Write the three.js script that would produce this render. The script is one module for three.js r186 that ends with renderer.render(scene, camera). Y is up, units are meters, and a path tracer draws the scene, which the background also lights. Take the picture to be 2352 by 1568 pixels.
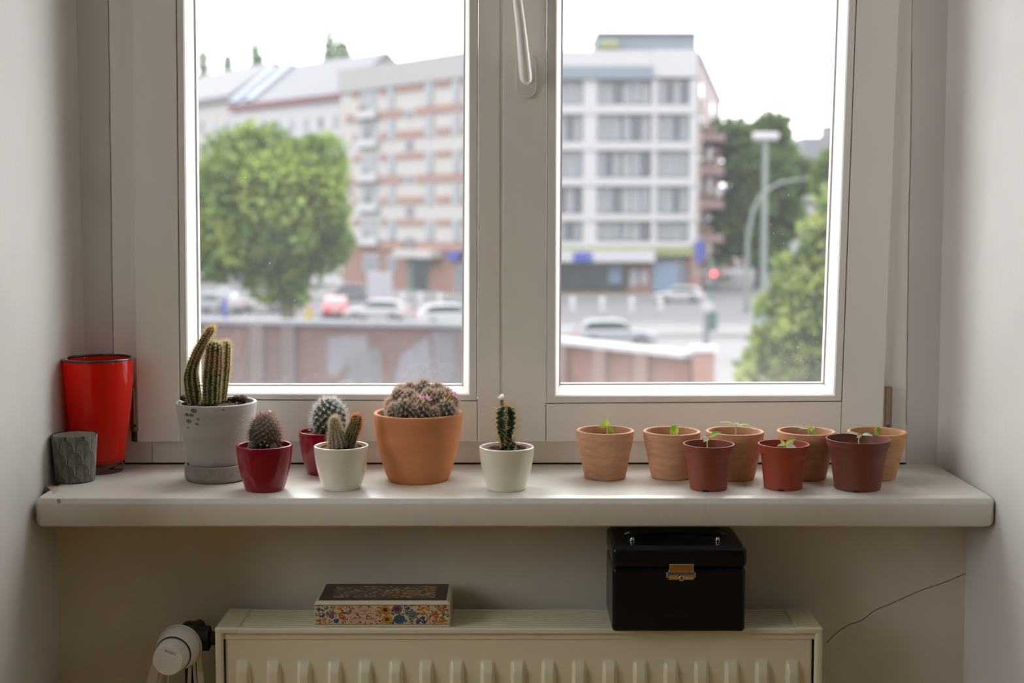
import * as THREE from 'three';
import { mergeGeometries, mergeVertices, toCreasedNormals } from 'three/addons/utils/BufferGeometryUtils.js';
import { RoundedBoxGeometry } from 'three/addons/geometries/RoundedBoxGeometry.js';

// ---------------------------------------------------------------- camera, sky, exposure
const W = 2352, H = 1568, F = 3015, CX = 1176, CY = 726.7, PITCH = THREE.MathUtils.degToRad(4.3);
const SILL = 0.9, EYE = new THREE.Vector3(0, SILL + 0.3881, 2.05);
const camera = new THREE.PerspectiveCamera(THREE.MathUtils.radToDeg(2 * Math.atan(H / 2 / F)), W / H, 0.05, 900);
camera.position.copy(EYE);
camera.rotation.set(-PITCH, 0, 0);
camera.setViewOffset(W, H, 0, H / 2 - CY, W, H);
camera.focus = 1.88;
camera.userData.fStop = 3.6;

const scene = new THREE.Scene();
const SKY_LEVEL = 6.8;                                  // radiance at the zenith of the overcast sky
{
  const w = 64, h = 32, d = new Float32Array(w * h * 4);
  for (let j = 0; j < h; j++) for (let i = 0; i < w; i++) {
    const el = ((j + 0.5) / h - 0.5) * Math.PI, s = Math.max(0, Math.sin(el)), l = SKY_LEVEL * (1 + 1.4 * s) / 2.4, k = (j * w + i) * 4;
    d[k] = l * 0.985; d[k + 1] = l; d[k + 2] = l * 1.03; d[k + 3] = 1;
  }
  const sky = new THREE.DataTexture(d, w, h, THREE.RGBAFormat, THREE.FloatType);
  sky.mapping = THREE.EquirectangularReflectionMapping; sky.magFilter = THREE.LinearFilter; sky.needsUpdate = true;
  scene.background = sky;
}
const FILL_L = [1.0, 2.45], FILL_R = [1.2, 1.6];           // spans of two unseen side windows, sized to light the niche
const DUST = 0.032;                                      // how much of the pane the dust film covers
const renderer = new THREE.WebGLRenderer({ antialias: true });
renderer.toneMapping = THREE.LinearToneMapping;
renderer.toneMappingExposure = 1.24;
renderer.shadowMap.enabled = true;

// ---------------------------------------------------------------- helpers
const V = (x, y, z) => new THREE.Vector3(x, y, z);
let seed0 = 7;
function rng(s) { let a = s >>> 0; return () => { a = (a + 0x6d2b79f5) | 0; let t = Math.imul(a ^ (a >>> 15), 1 | a); t = (t + Math.imul(t ^ (t >>> 7), 61 | t)) ^ t; return ((t ^ (t >>> 14)) >>> 0) / 4294967296; }; }
const R0 = rng(11);
const lerp = THREE.MathUtils.lerp, clamp = THREE.MathUtils.clamp, sstep = THREE.MathUtils.smoothstep;
// a pixel of the photograph -> ray (forward component 1), -> point on a plane of real depth
const cp = Math.cos(PITCH), sp = Math.sin(PITCH);
function ray(px, py) { const x = (px - CX) / F, a = -(py - CY) / F; return V(x, a * cp - sp, -cp - a * sp); }
function P(px, py, z) { const r = ray(px, py), t = (z - EYE.z) / r.z; return V(r.x * t, EYE.y + r.y * t, z); }
function onY(px, py, Y) { const r = ray(px, py), t = (Y - EYE.y) / r.y; return V(r.x * t, Y, EYE.z + r.z * t); }
function mpp(px, py, z) { return (z - EYE.z) / ray(px, py).z / F; }           // metres per pixel there

const used = {};
function numbered(n) { const k = used[n] = (used[n] ?? -1) + 1; return k ? n + '_' + String(k).padStart(3, '0') : n; }
function add(o, parent, name) { o.name = parent === scene ? numbered(name) : name; o.traverse((c) => { if (c.isMesh) { c.castShadow = c.receiveShadow = true; } }); parent.add(o); return o; }
function mesh(name, geo, mat, parent) { return add(new THREE.Mesh(Array.isArray(geo) ? merge(geo) : geo, mat), parent, name); }
function merge(list) { const a = list.map((g) => { g = g.index ? g.toNonIndexed() : g; for (const k of Object.keys(g.attributes)) if (!['position', 'normal', 'uv'].includes(k)) g.deleteAttribute(k); if (!g.attributes.uv) g.setAttribute('uv', new THREE.BufferAttribute(new Float32Array(g.attributes.position.count * 2), 2)); return g; }); return mergeGeometries(a); }
function thing(name, label, category, pos = V(0, 0, 0), group, rotY = 0) { const g = new THREE.Group(); g.name = numbered(name); g.position.copy(pos); g.rotation.y = rotY; Object.assign(g.userData, { label, category }); if (group) g.userData.group = group; scene.add(g); return g; }
function struct(o) { o.userData.kind = 'structure'; return o; }
function stuff(o) { o.userData.kind = 'stuff'; return o; }
function box(w, h, d, x = 0, y = 0, z = 0, r = 0) { const g = r ? new RoundedBoxGeometry(w, h, d, 2, r) : new THREE.BoxGeometry(w, h, d); return g.translate(x, y, z); }
function boxAB(x0, y0, z0, x1, y1, z1, r = 0) { return box(Math.abs(x1 - x0), Math.abs(y1 - y0), Math.abs(z1 - z0), (x0 + x1) / 2, (y0 + y1) / 2, (z0 + z1) / 2, r); }
// uv in metres, by the main direction of each face's normal
function uvm(geo, s = 1) {
  const g = geo.index ? geo.toNonIndexed() : geo, p = g.attributes.position, n = g.attributes.normal, uv = new Float32Array(p.count * 2);
  for (let i = 0; i < p.count; i += 3) {
    let ax = 0, ay = 0, az = 0;
    for (let k = 0; k < 3; k++) { ax += Math.abs(n.getX(i + k)); ay += Math.abs(n.getY(i + k)); az += Math.abs(n.getZ(i + k)); }
    for (let k = 0; k < 3; k++) { const j = i + k, x = p.getX(j), y = p.getY(j), z = p.getZ(j), u = ax > ay && ax > az ? [z, y] : ay > az ? [x, z] : [x, y]; uv[j * 2] = u[0] * s; uv[j * 2 + 1] = u[1] * s; }
  }
  g.setAttribute('uv', new THREE.BufferAttribute(uv, 2));
  return g;
}
function geoFrom(pos, idx, uv) { const g = new THREE.BufferGeometry(); g.setAttribute('position', new THREE.Float32BufferAttribute(pos, 3)); if (uv) g.setAttribute('uv', new THREE.Float32BufferAttribute(uv, 2)); g.setIndex(idx); g.computeVertexNormals(); return g; }
function lathe(pts, seg = 64) { return new THREE.LatheGeometry(pts.map((p) => new THREE.Vector2(Math.max(p[0], 1e-5), p[1])), seg); }
// profile with rounded corners: [r, y, radius]
function roundProfile(pts, n = 5) {
  const out = [];
  pts.forEach((p, i) => {
    const r = p[2] || 0;
    if (!r || i === 0 || i === pts.length - 1) return out.push([p[0], p[1]]);
    const a = new THREE.Vector2(...pts[i - 1].slice(0, 2)), b = new THREE.Vector2(p[0], p[1]), c = new THREE.Vector2(...pts[i + 1].slice(0, 2));
    const d1 = a.clone().sub(b), d2 = c.clone().sub(b), t = Math.min(r, d1.length() * 0.48, d2.length() * 0.48), q1 = b.clone().addScaledVector(d1.normalize(), t), q2 = b.clone().addScaledVector(d2.normalize(), t);
    for (let k = 0; k <= n; k++) { const u = k / n; out.push([(1 - u) ** 2 * q1.x + 2 * u * (1 - u) * b.x + u * u * q2.x, (1 - u) ** 2 * q1.y + 2 * u * (1 - u) * b.y + u * u * q2.y]); }
  });
  return out;
}
// prism over a polygon in the x/y plane, front at z1
function prism(pts, z0, z1, bevel = 0) {
  const s = new THREE.Shape(pts.map((p) => new THREE.Vector2(p[0] ?? p.x, p[1] ?? p.y)));
  const g = new THREE.ExtrudeGeometry(s, { depth: z1 - z0 - 2 * bevel, bevelEnabled: bevel > 0, bevelThickness: bevel, bevelSize: bevel, bevelOffset: -bevel, bevelSegments: 2, curveSegments: 16 });
  return g.translate(0, 0, z0 + bevel);
}
// closed section swept between two mitred corners
function mitre(c1, c2) {
  const n = c1.length, pos = [], tri = (a, b, c) => pos.push(a.x, a.y, a.z, b.x, b.y, b.z, c.x, c.y, c.z);
  for (let i = 0; i < n; i++) { const j = (i + 1) % n; tri(c1[i], c2[i], c2[j]); tri(c1[i], c2[j], c1[j]); }
  for (let i = 1; i < n - 1; i++) { tri(c1[0], c1[i], c1[i + 1]); tri(c2[0], c2[i + 1], c2[i]); }
  const g = new THREE.BufferGeometry(); g.setAttribute('position', new THREE.Float32BufferAttribute(pos, 3)); g.computeVertexNormals();
  return uvm(g);
}
function curve(pts) { return new THREE.CatmullRomCurve3(pts); }
// tube whose radius changes along it; ends closed by radius 0
function taper(pts, radii, rad = 8, n = 24, flat = 1) {
  const c = pts.length > 2 ? curve(pts) : new THREE.LineCurve3(pts[0], pts[1]), fr = c.computeFrenetFrames(n, false), pos = [], idx = [], uv = [];
  for (let i = 0; i <= n; i++) {
    const t = i / n, p = c.getPoint(t), f = t * (radii.length - 1), k = Math.min(radii.length - 2, Math.floor(f)), r = lerp(radii[k], radii[k + 1], f - k);
    for (let j = 0; j <= rad; j++) { const a = (j / rad) * Math.PI * 2, q = p.clone().addScaledVector(fr.normals[i], Math.cos(a) * r).addScaledVector(fr.binormals[i], Math.sin(a) * r * flat); pos.push(q.x, q.y, q.z); uv.push(j / rad, t); }
  }
  for (let i = 0; i < n; i++) for (let j = 0; j < rad; j++) { const a = i * (rad + 1) + j, b = a + rad + 1; idx.push(a, b, a + 1, a + 1, b, b + 1); }
  for (const [row, flip] of [[0, 1], [n, 0]]) { const c0 = pos.length / 3, p = c.getPoint(row / n); pos.push(p.x, p.y, p.z); uv.push(0, 0); for (let j = 0; j < rad; j++) { const a = row * (rad + 1) + j; flip ? idx.push(c0, a, a + 1) : idx.push(c0, a + 1, a); } }
  return geoFrom(pos, idx, uv);
}
function wire(pts, r, rad = 6, n) { return taper(pts, [r, r], rad, n ?? Math.max(2, pts.length * 4)); }
function moved(geo, from, to, up = V(0, 1, 0)) { return geo; }
// tileable value noise
function vnoise(seed, cells) {
  const r = rng(seed), g = new Float32Array(cells * cells).map(() => r());
  return (u, v) => { const x = u * cells, y = v * cells, x0 = Math.floor(x), y0 = Math.floor(y), fx = x - x0, fy = y - y0, sx = fx * fx * (3 - 2 * fx), sy = fy * fy * (3 - 2 * fy), at = (i, j) => g[(((j % cells) + cells) % cells) * cells + (((i % cells) + cells) % cells)]; return lerp(lerp(at(x0, y0), at(x0 + 1, y0), sx), lerp(at(x0, y0 + 1), at(x0 + 1, y0 + 1), sx), sy); };
}
function fbm(seed, cells, oct) { const n = []; for (let i = 0; i < oct; i++) n.push(vnoise(seed + i * 17, cells << i)); return (u, v) => { let s = 0, a = 0.5, t = 0; for (const f of n) { s += a * f(u, v); t += a; a *= 0.5; } return s / t; }; }
function dataTex(w, h, fn, srgb = false) {
  const d = new Uint8Array(w * h * 4);
  for (let j = 0; j < h; j++) for (let i = 0; i < w; i++) { const c = fn((i + 0.5) / w, (j + 0.5) / h, i, j), k = (j * w + i) * 4; d[k] = clamp(c[0], 0, 1) * 255; d[k + 1] = clamp(c[1] ?? c[0], 0, 1) * 255; d[k + 2] = clamp(c[2] ?? c[0], 0, 1) * 255; d[k + 3] = 255; }
  const t = new THREE.DataTexture(d, w, h); t.wrapS = t.wrapT = THREE.RepeatWrapping; t.magFilter = THREE.LinearFilter; t.minFilter = THREE.LinearMipmapLinearFilter; t.generateMipmaps = true; if (srgb) t.colorSpace = THREE.SRGBColorSpace; t.needsUpdate = true; return t;
}
function canvasTex(w, h, draw) { const c = document.createElement('canvas'); c.width = w; c.height = h; draw(c.getContext('2d'), w, h); const t = new THREE.CanvasTexture(c); t.colorSpace = THREE.SRGBColorSpace; t.wrapS = t.wrapT = THREE.RepeatWrapping; t.magFilter = THREE.LinearFilter; t.anisotropy = 8; return t; }
function rep(t, x, y) { const c = t.clone(); c.repeat.set(x, y); c.needsUpdate = true; return c; }
const LIN = (r, g, b) => new THREE.Color().setRGB(r, g, b);
function mat(color, rough = 0.6, extra = {}) { const m = new THREE.MeshPhysicalMaterial({ roughness: rough, ...extra }); m.color = Array.isArray(color) ? LIN(...color) : new THREE.Color(color); return m; }

// ---------------------------------------------------------------- textures and materials
const nPlaster = fbm(3, 6, 6), nFine = fbm(41, 24, 4), nSoft = fbm(91, 3, 4);
const tPlaster = dataTex(512, 512, (u, v) => [0.75 * nPlaster(u, v) + 0.25 * nFine(u, v)]);
const tFine = dataTex(512, 512, (u, v) => [nFine(u, v)]);
const plasterMap = dataTex(512, 512, (u, v) => { const k = 0.95 + 0.07 * (nSoft(u, v) - 0.5) + 0.05 * (nPlaster(u, v) - 0.5); return [k, k * 0.995, k * 0.985]; }, true);
const M = {};
M.wall = mat([0.77, 0.755, 0.735], 0.85, { map: rep(plasterMap, 1.3, 1.3), bumpMap: rep(tPlaster, 2.5, 2.5), bumpScale: 0.0012 });
M.niche = mat([0.79, 0.745, 0.63], 0.85, { map: rep(plasterMap, 1.7, 1.7), bumpMap: rep(tPlaster, 3.1, 3.1), bumpScale: 0.0022 });  // same paint as the wall, warmed to stand for bounced light
M.frame = mat([0.90, 0.88, 0.825], 0.42, { bumpMap: rep(tFine, 6, 1.2), bumpScale: 0.00012 });
M.bead = mat([0.87, 0.855, 0.81], 0.36);
M.gasket = mat([0.8, 0.79, 0.76], 0.7);
M.dark = mat([0.03, 0.025, 0.02], 0.9);
M.crack = mat([0.16, 0.13, 0.10], 1);
M.glass = mat([1, 1, 1], 0, { transmission: 1, thickness: 0, ior: 1.5, specularIntensity: 0.6 });
M.roomDark = mat([0.24, 0.19, 0.12], 0.8, { map: rep(plasterMap, 1, 1) });  // unseen rear wall, kept dark so glazed pots reflect a dark room
M.room = mat([0.74, 0.67, 0.47], 0.9, { map: rep(plasterMap, 1.3, 1.3) });  // unseen side walls, beige chosen to warm the bounced light

// ---------------------------------------------------------------- the room
const NX = 0.681, ZN = 0.122, ZR = 0.42, YT = 2.25;            // half width of the niche, its lower back wall, the room side, top of window
// a pixel edge given at rows 0 and 900, as a function of height on the plane z
function edge(p0, p900, z) { const a = P(p0, 0, z), b = P(p900, 900, z); return (Y) => lerp(b.x, a.x, (Y - b.y) / (a.y - b.y)); }
const crackL = edge(248, 261, 0), crackR = edge(2096, 2084, 0);
{
  // floor, ceiling and the room behind the camera, two unseen windows placed to light the niche
  const floorTex = canvasTex(1024, 1024, (c, w, h) => {
    const r = rng(5);
    for (let i = 0; i < 8; i++) { const y0 = i * h / 8; c.fillStyle = `rgb(${158 + r() * 25},${124 + r() * 18},${66 + r() * 14})`; c.fillRect(0, y0, w, h / 8); for (let k = 0; k < 60; k++) { c.strokeStyle = `rgba(90,50,20,${0.05 + r() * 0.1})`; c.beginPath(); const y = y0 + r() * h / 8; c.moveTo(0, y); c.bezierCurveTo(w / 3, y + r() * 10 - 5, w * 2 / 3, y + r() * 10 - 5, w, y); c.stroke(); } c.fillStyle = 'rgba(40,20,8,.8)'; c.fillRect(0, y0, w, 3); }
  });
  M.floor = mat([1, 1, 1], 0.45, { map: rep(floorTex, 1, 1) });
  struct(mesh('floor', uvm(boxAB(-2.4, -0.15, 0, 2.4, 0, 5.2)), M.floor, scene));
  struct(mesh('ceiling', uvm(boxAB(-2.4, 2.75, -0.25, 2.4, 2.9, 5.2)), M.wall, scene));
  // outer leaf of the window wall with its opening
  const s = new THREE.Shape([[-2.4, 0], [2.4, 0], [2.4, 2.75], [-2.4, 2.75]].map((p) => new THREE.Vector2(...p)));
  const hb = 0.852, hole = new THREE.Path([[crackL(hb), hb], [crackL(YT), YT], [crackR(YT), YT], [crackR(hb), hb]].map((p) => new THREE.Vector2(...p)));
  s.holes.push(hole);
  const wb = struct(mesh('wall_back', uvm(new THREE.ExtrudeGeometry(s, { depth: 0.24, bevelEnabled: false }).translate(0, 0, -0.24)), M.wall, scene));
  // hairline cracks where plaster meets the frame
  const r = rng(77);
  const line = (px, ys, _z, w, amp) => { const pts = []; ys.forEach((y, i) => { const q = P(px(y) + (r() - 0.5) * amp, y, 0.0001); pts.push(q); }); return wire(pts, w, 5); };
  const ys = (a, b, n) => Array.from({ length: n }, (_, i) => a + (b - a) * i / (n - 1));
  mesh('plaster_crack', line((y) => lerp(248, 261, y / 900), ys(-60, 1000, 26), 0, 0.00025, 2), M.crack, wb);
  mesh('plaster_crack', line((y) => lerp(2096, 2084, y / 900) + (y > 410 ? -2 : 1), ys(120, 975, 22), 0, 0.00025, 2), M.crack, wb);
  // lower back wall of the niche, under the window
  const wn = struct(mesh('wall_niche', uvm(boxAB(-NX, 0, 0, NX, SILL - 0.0455, ZN)), M.niche, scene));
  const ck = [[1896, 1474], [1921, 1452], [1950, 1432], [1975, 1424], [2008, 1400], [2045, 1384], [2080, 1369], [2120, 1352], [2160, 1338], [2192, 1325], [2232, 1308]].map(([x, y]) => P(x + r() * 3, y + r() * 3, ZN + 0.0001));
  mesh('plaster_crack', wire(ck, 0.0006, 5, 60), M.crack, wn);
  mesh('plaster_crack', wire([[2237, 1212], [2235, 1250], [2234, 1285], [2230, 1310]].map(([x, y]) => P(x + r() * 2, y, ZN + 0.0001)), 0.0005, 5, 20), M.crack, wn);
  // the two piers whose inner faces are the reveals: slightly uneven plaster, fine rounding at the back corner
  const reveal = (sgn, f) => {
    const nz = 46, ny = 60, pos = [], idx = [];
    for (let j = 0; j <= ny; j++) for (let i = 0; i <= nz; i++) {
      const y = 2.75 * j / ny, z = (i / nz) ** 1.3 * ZR, x = NX - f(z, y);
      pos.push(sgn * x, y, z);
    }
    const n0 = pos.length / 3;
    for (let j = 0; j <= ny; j++) pos.push(sgn * 2.4, 2.75 * j / ny, ZR), pos.push(sgn * 2.4, 2.75 * j / ny, 0);
    const q = (a, b, c, d) => sgn > 0 ? idx.push(a, c, b, b, c, d) : idx.push(a, b, c, b, d, c);
    for (let j = 0; j < ny; j++) { for (let i = 0; i < nz; i++) { const a = j * (nz + 1) + i; q(a, a + 1, a + nz + 1, a + nz + 2); } const a = j * (nz + 1) + nz, b = n0 + j * 2; q(a, b, a + nz + 1, b + 2); q(b, b + 1, b + 2, b + 3); q(b + 1, j * (nz + 1), b + 3, (j + 1) * (nz + 1)); }
    const g = geoFrom(pos, idx);
    return uvm(toCreasedNormals(g, 0.7));
  };
  const corner = (z) => z < 0.03 ? 0.010 * (1 - z / 0.03) ** 2.2 : 0;
  const ripple = (z, y, k) => 0.0011 * Math.sin(y * 7 + k) * Math.sin(z * 19 + k * 2) * sstep(z, 0.02, 0.1);
  struct(mesh('wall_left', reveal(-1, (z, y) => corner(z) + 0.016 * sstep(z, 0.05, ZR) + ripple(z, y, 1)), M.wall, scene));
  struct(mesh('wall_right', reveal(1, (z, y) => {
    const zl = lerp(0.173, 0.237, clamp((y - 1.29) / 0.33, -2, 2));              // a shallow ridge shaped to stand for a slanting edge of light
    return corner(z) + 0.006 * sstep(z, 0.02, ZR) + 0.0022 * sstep(z, zl - 0.012, zl + 0.002) - 0.0012 * sstep(z, zl + 0.02, zl + 0.06) + ripple(z, y, 3);
  }), M.wall, scene));
  // side walls with unseen windows placed to light the niche, and the rear wall
  const sideWall = (name, x0, x1, holeZ, holeY) => {
    const sh = new THREE.Shape([[ZR, 0], [5.2, 0], [5.2, 2.75], [ZR, 2.75]].map((p) => new THREE.Vector2(...p)));
    if (holeZ) sh.holes.push(new THREE.Path([[holeZ[0], holeY[0]], [holeZ[0], holeY[1]], [holeZ[1], holeY[1]], [holeZ[1], holeY[0]]].map((p) => new THREE.Vector2(...p))));
    const g = new THREE.ExtrudeGeometry(sh, { depth: x1 - x0, bevelEnabled: false }).rotateY(-Math.PI / 2).translate(x1, 0, 0);
    return struct(mesh(name, uvm(g), M.room, scene));
  };
  sideWall('wall_side_left', -2.4, -2.2, FILL_L, [1.0, 2.6]);
  sideWall('wall_side_right', 2.2, 2.4, FILL_R, [1.15, 2.6]);
  struct(mesh('wall_front', uvm(boxAB(-2.4, 0, 5.0, 2.4, 2.75, 5.2)), M.roomDark, scene));
  let k = 2;
  for (const [x, hz, hy] of [[-2.3, FILL_L, [1.0, 2.6]], [2.3, FILL_R, [1.15, 2.6]]]) {
    const g = new THREE.Group(); g.name = 'window_' + k++; struct(g); scene.add(g); g.position.set(x, 0, 0);  // unseen windows, placed to light the niche from the room
    const w = 0.06;
    for (const z of [hz[0] + w / 2, (hz[0] + hz[1]) / 2, hz[1] - w / 2]) mesh('unseen_window_bar', box(0.06, hy[1] - hy[0], w, 0, (hy[0] + hy[1]) / 2, z, 0.004), M.frame, g);
    for (const y of [hy[0] + w / 2, hy[1] - w / 2]) mesh('unseen_window_bar', box(0.058, w, hz[1] - hz[0], 0, y, (hz[0] + hz[1]) / 2, 0.004), M.frame, g);
    mesh('pane', box(0.004, hy[1] - hy[0] - 0.02, hz[1] - hz[0] - 0.02, 0, (hy[0] + hy[1]) / 2, (hz[0] + hz[1]) / 2), M.glass, g);
  }
}

// ---------------------------------------------------------------- the window
{
  const win = new THREE.Group(); win.name = 'window_1'; struct(win); scene.add(win);
  const ZS = 0.012, ZG = -0.022, yb = P(700, 1014, ZS).y;
  // fixed frame
  const fb = 0.0006, gap = 0.00015;
  const L = (Y) => crackL(Y) + gap, Rr = (Y) => crackR(Y) - gap;
  const sl = edge(305, 313, ZS), sr = edge(2066, 2031, ZS);
  const fyb = SILL + 0.0022;
  mesh('frame_jamb', uvm(prism([[L(fyb), fyb], [sl(fyb) + 0.02, fyb], [sl(YT) + 0.02, YT - 0.01], [L(YT), YT - 0.01]], -0.07, -0.001, 0.001)), M.frame, win);
  mesh('frame_jamb', uvm(prism([[sr(fyb) - 0.02, fyb], [Rr(fyb), fyb], [Rr(YT), YT - 0.01], [sr(YT) - 0.02, YT - 0.01]], -0.07, -0.001, 0.001)), M.frame, win);
  mesh('frame_rail', uvm(prism([[sl(fyb) + 0.0205, fyb], [sr(fyb) - 0.0205, fyb], [sr(yb) - 0.0205, yb + 0.012], [sl(yb) + 0.0205, yb + 0.012]], -0.07, -0.0012, 0.001)), M.frame, win);
  mesh('frame_rail', uvm(prism([[L(YT), YT - 0.06], [Rr(YT), YT - 0.06], [Rr(YT), YT], [L(YT), YT]], -0.07, -0.0008, 0.001)), M.frame, win);
  mesh('frame_joint', boxAB(crackL(SILL), 0.852, -0.06, crackR(SILL), SILL + 0.0026, -0.004), M.dark, win);  // dark joint filler, carried down to block light under the frame

  const sash = (o) => {
    const g = new THREE.Group(); g.name = 'sash'; win.add(g);
    const top = YT - 0.035;
    const x = { outL: edge(...o.outL, ZS), outR: edge(...o.outR, ZS), bL: edge(...o.bL, ZS), bR: edge(...o.bR, ZS), iL: edge(...o.iL, ZS), iR: edge(...o.iR, ZS), gL: edge(...o.gL, ZG), gR: edge(...o.gR, ZG) };
    const byL = P(o.bL[1], o.by[0], ZS).y, byR = P(o.bR[1], o.by[1], ZS).y, iyL = P(o.iL[1], o.iy[0], ZS).y, iyR = P(o.iR[1], o.iy[1], ZS).y, gyL = P(o.gL[1], o.gy[0], ZG).y, gyR = P(o.gR[1], o.gy[1], ZG).y, t2 = top - 0.07;
    const bz = ZS, back = -0.05, bv = 0.0012, e = 0.0004;
    mesh('stile', uvm(prism([[x.outL(yb), yb], [x.bL(yb) - e, yb], [x.bL(top) - e, top], [x.outL(top), top]], back, bz, bv)), M.frame, g);
    mesh('stile', uvm(prism([[x.bR(yb) + e, yb], [x.outR(yb), yb], [x.outR(top), top], [x.bR(top) + e, top]], back, bz, bv)), M.frame, g);
    mesh('rail', uvm(prism([[x.bL(yb) + e, yb], [x.bR(yb) - e, yb], [x.bR(byR) - e, byR - e], [x.bL(byL) + e, byL - e]], back, bz - 0.0002, bv)), M.frame, g);
    mesh('rail', uvm(prism([[x.bL(t2) + e, t2], [x.bR(t2) - e, t2], [x.bR(top) - e, top], [x.bL(top) + e, top]], back, bz - 0.0002, bv)), M.frame, g);
    // glazing beads, mitred: outer front, inner front, at the glass, back
    const sec = (bx, by, ix, iy, gx, gy, sx, sy) => { const h = 0.0006; return [V(bx + sx * h, by + sy * h, bz - 0.003), V(bx + sx * 0.0016, by + sy * 0.0016, bz + 0.0003), V(ix - sx * 0.002, iy - sy * 0.002, bz + 0.0003), V(ix, iy, bz - 0.002), V(gx, gy, ZG), V(bx + sx * h, by + sy * h, ZG)]; };
    const c = {
      bl: sec(x.bL(byL), byL, x.iL(iyL), iyL, x.gL(gyL), gyL, 1, 1), br: sec(x.bR(byR), byR, x.iR(iyR), iyR, x.gR(gyR), gyR, -1, 1),
      tl: sec(x.bL(t2), t2, x.iL(t2 - 0.012), t2 - 0.012, x.gL(t2 - 0.025), t2 - 0.025, 1, -1), tr: sec(x.bR(t2), t2, x.iR(t2 - 0.012), t2 - 0.012, x.gR(t2 - 0.025), t2 - 0.025, -1, -1),
    };
    mesh('glazing_bead', mitre(c.tl, c.bl), M.bead, g); mesh('glazing_bead', mitre(c.bl, c.br), M.bead, g); mesh('glazing_bead', mitre(c.br, c.tr), M.bead, g); mesh('glazing_bead', mitre(c.tr, c.tl), M.bead, g);
    // spacer and seal strip that shows between bead and glass
    const q = (cx, cy, sx, sy, m) => [V(cx - sx * 0.004, cy - sy * 0.004, ZG - 0.001), V(cx + sx * m, cy + sy * m, ZG - 0.001), V(cx + sx * m, cy + sy * m, ZG - 0.012), V(cx - sx * 0.004, cy - sy * 0.004, ZG - 0.012)];
    const s = { bl: q(x.gL(gyL), gyL, 1, 1, 0.0025), br: q(x.gR(gyR), gyR, -1, 1, 0.0025), tl: q(x.gL(t2 - 0.025), t2 - 0.025, 1, -1, 0.0025), tr: q(x.gR(t2 - 0.025), t2 - 0.025, -1, -1, 0.0025) };
    mesh('glazing_seal', [mitre(s.tl, s.bl), mitre(s.bl, s.br), mitre(s.br, s.tr), mitre(s.tr, s.tl)], M.gasket, g);
    const pl = Math.min(x.gL(gyL), x.gL(t2)) - 0.006, pr = Math.max(x.gR(gyR), x.gR(t2)) + 0.006, pb = Math.min(gyL, gyR) - 0.006, pt = t2 - 0.02;
    mesh('pane', boxAB(pl, pb, ZG - 0.0085, pr, pt, ZG - 0.0045), M.glass, g);
    // dust, dried drops and specks on the outside of the pane
    const pw = pr - pl, ph = 0.86, dn = fbm(o.seed, 4, 5), dr = rng(o.seed), TW = 1024, TH = 2048, A = new Float32Array(TW * TH);
    for (let j = 0; j < TH; j++) for (let i = 0; i < TW; i++) { const u = i / TW, v = j / TH; A[j * TW + i] = DUST * (0.75 + 0.5 * dn(u, v)) + 0.05 * Math.exp(-v * 16) * dn(u * 2, v * 2) * 2; }
    const spot = (cx, cy, rad, a) => { for (let y = Math.floor(cy - rad - 1); y <= cy + rad + 1; y++) for (let x1 = Math.floor(cx - rad - 1); x1 <= cx + rad + 1; x1++) if (y >= 0 && y < TH && x1 >= 0 && x1 < TW) { const f = a * (1 - sstep(Math.hypot(x1 - cx, y - cy), rad - 0.8, rad + 0.8)); const k = y * TW + x1; if (f > A[k]) A[k] = f; } };
    for (let i = 0; i < 2200; i++) { const v = dr() ** 1.7; spot(dr() * TW, v * TH, 0.45 + dr() ** 3 * 1.0, 0.08 + dr() * dr() * 0.3); }
    for (const [du, dv, n, su, sv] of o.spots) for (let i = 0; i < n; i++) { const gx = du + (dr() + dr() + dr() - 1.5) * su, gy = dv + (dr() + dr() + dr() - 1.5) * sv; spot(gx * TW, gy * TH, 0.5 + dr() ** 3 * 1.3, 0.12 + dr() * dr() * 0.4); }
    const tex = dataTex(TW, TH, (u, v, i, j) => [A[j * TW + i]]);
    tex.wrapT = THREE.ClampToEdgeWrapping;
    const dm = mat([0.86, 0.87, 0.9], 1, { transmission: 0.75, thickness: 0, transparent: true, alphaMap: tex, specularIntensity: 0 });
    const dg = new THREE.PlaneGeometry(pw, pt - pb).translate((pl + pr) / 2, (pb + pt) / 2, ZG - 0.0092); const uv = dg.attributes.uv; for (let i = 0; i < uv.count; i++) uv.setY(i, uv.getY(i) * (pt - pb) / ph);
    mesh('dust_film', dg, dm, g);
    return { g, x, ZS };
  };
  const left = sash({ outL: [305, 313], outR: [1147, 1147], bL: [404, 413], bR: [1098, 1096], iL: [423, 432], iR: [1076, 1076], gL: [445, 455], gR: [1069, 1064], by: [918, 921], iy: [902, 904], gy: [886, 886], seed: 21,
    spots: [[0.17, 0.55, 150, 0.09, 0.28], [0.19, 0.5, 60, 0.02, 0.3], [0.28, 0.52, 60, 0.015, 0.22], [0.5, 0.08, 260, 0.8, 0.16], [0.6, 0.11, 90, 0.5, 0.05]] });
  const right = sash({ outL: [1156, 1156], outR: [2066, 2031], bL: [1257, 1254], bR: [1968, 1935], iL: [1280, 1277], iR: [1948, 1915], gL: [1290, 1284], gR: [1926, 1893], by: [927, 922], iy: [907, 906], gy: [884, 882], seed: 35,
    spots: [[0.07, 0.3, 70, 0.1, 0.06], [0.65, 0.62, 90, 0.3, 0.2], [0.85, 0.06, 200, 0.16, 0.05], [0.88, 0.2, 120, 0.14, 0.2], [0.64, 0.52, 26, 0.014, 0.012], [0.95, 0.64, 14, 0.04, 0.015]] });
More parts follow.
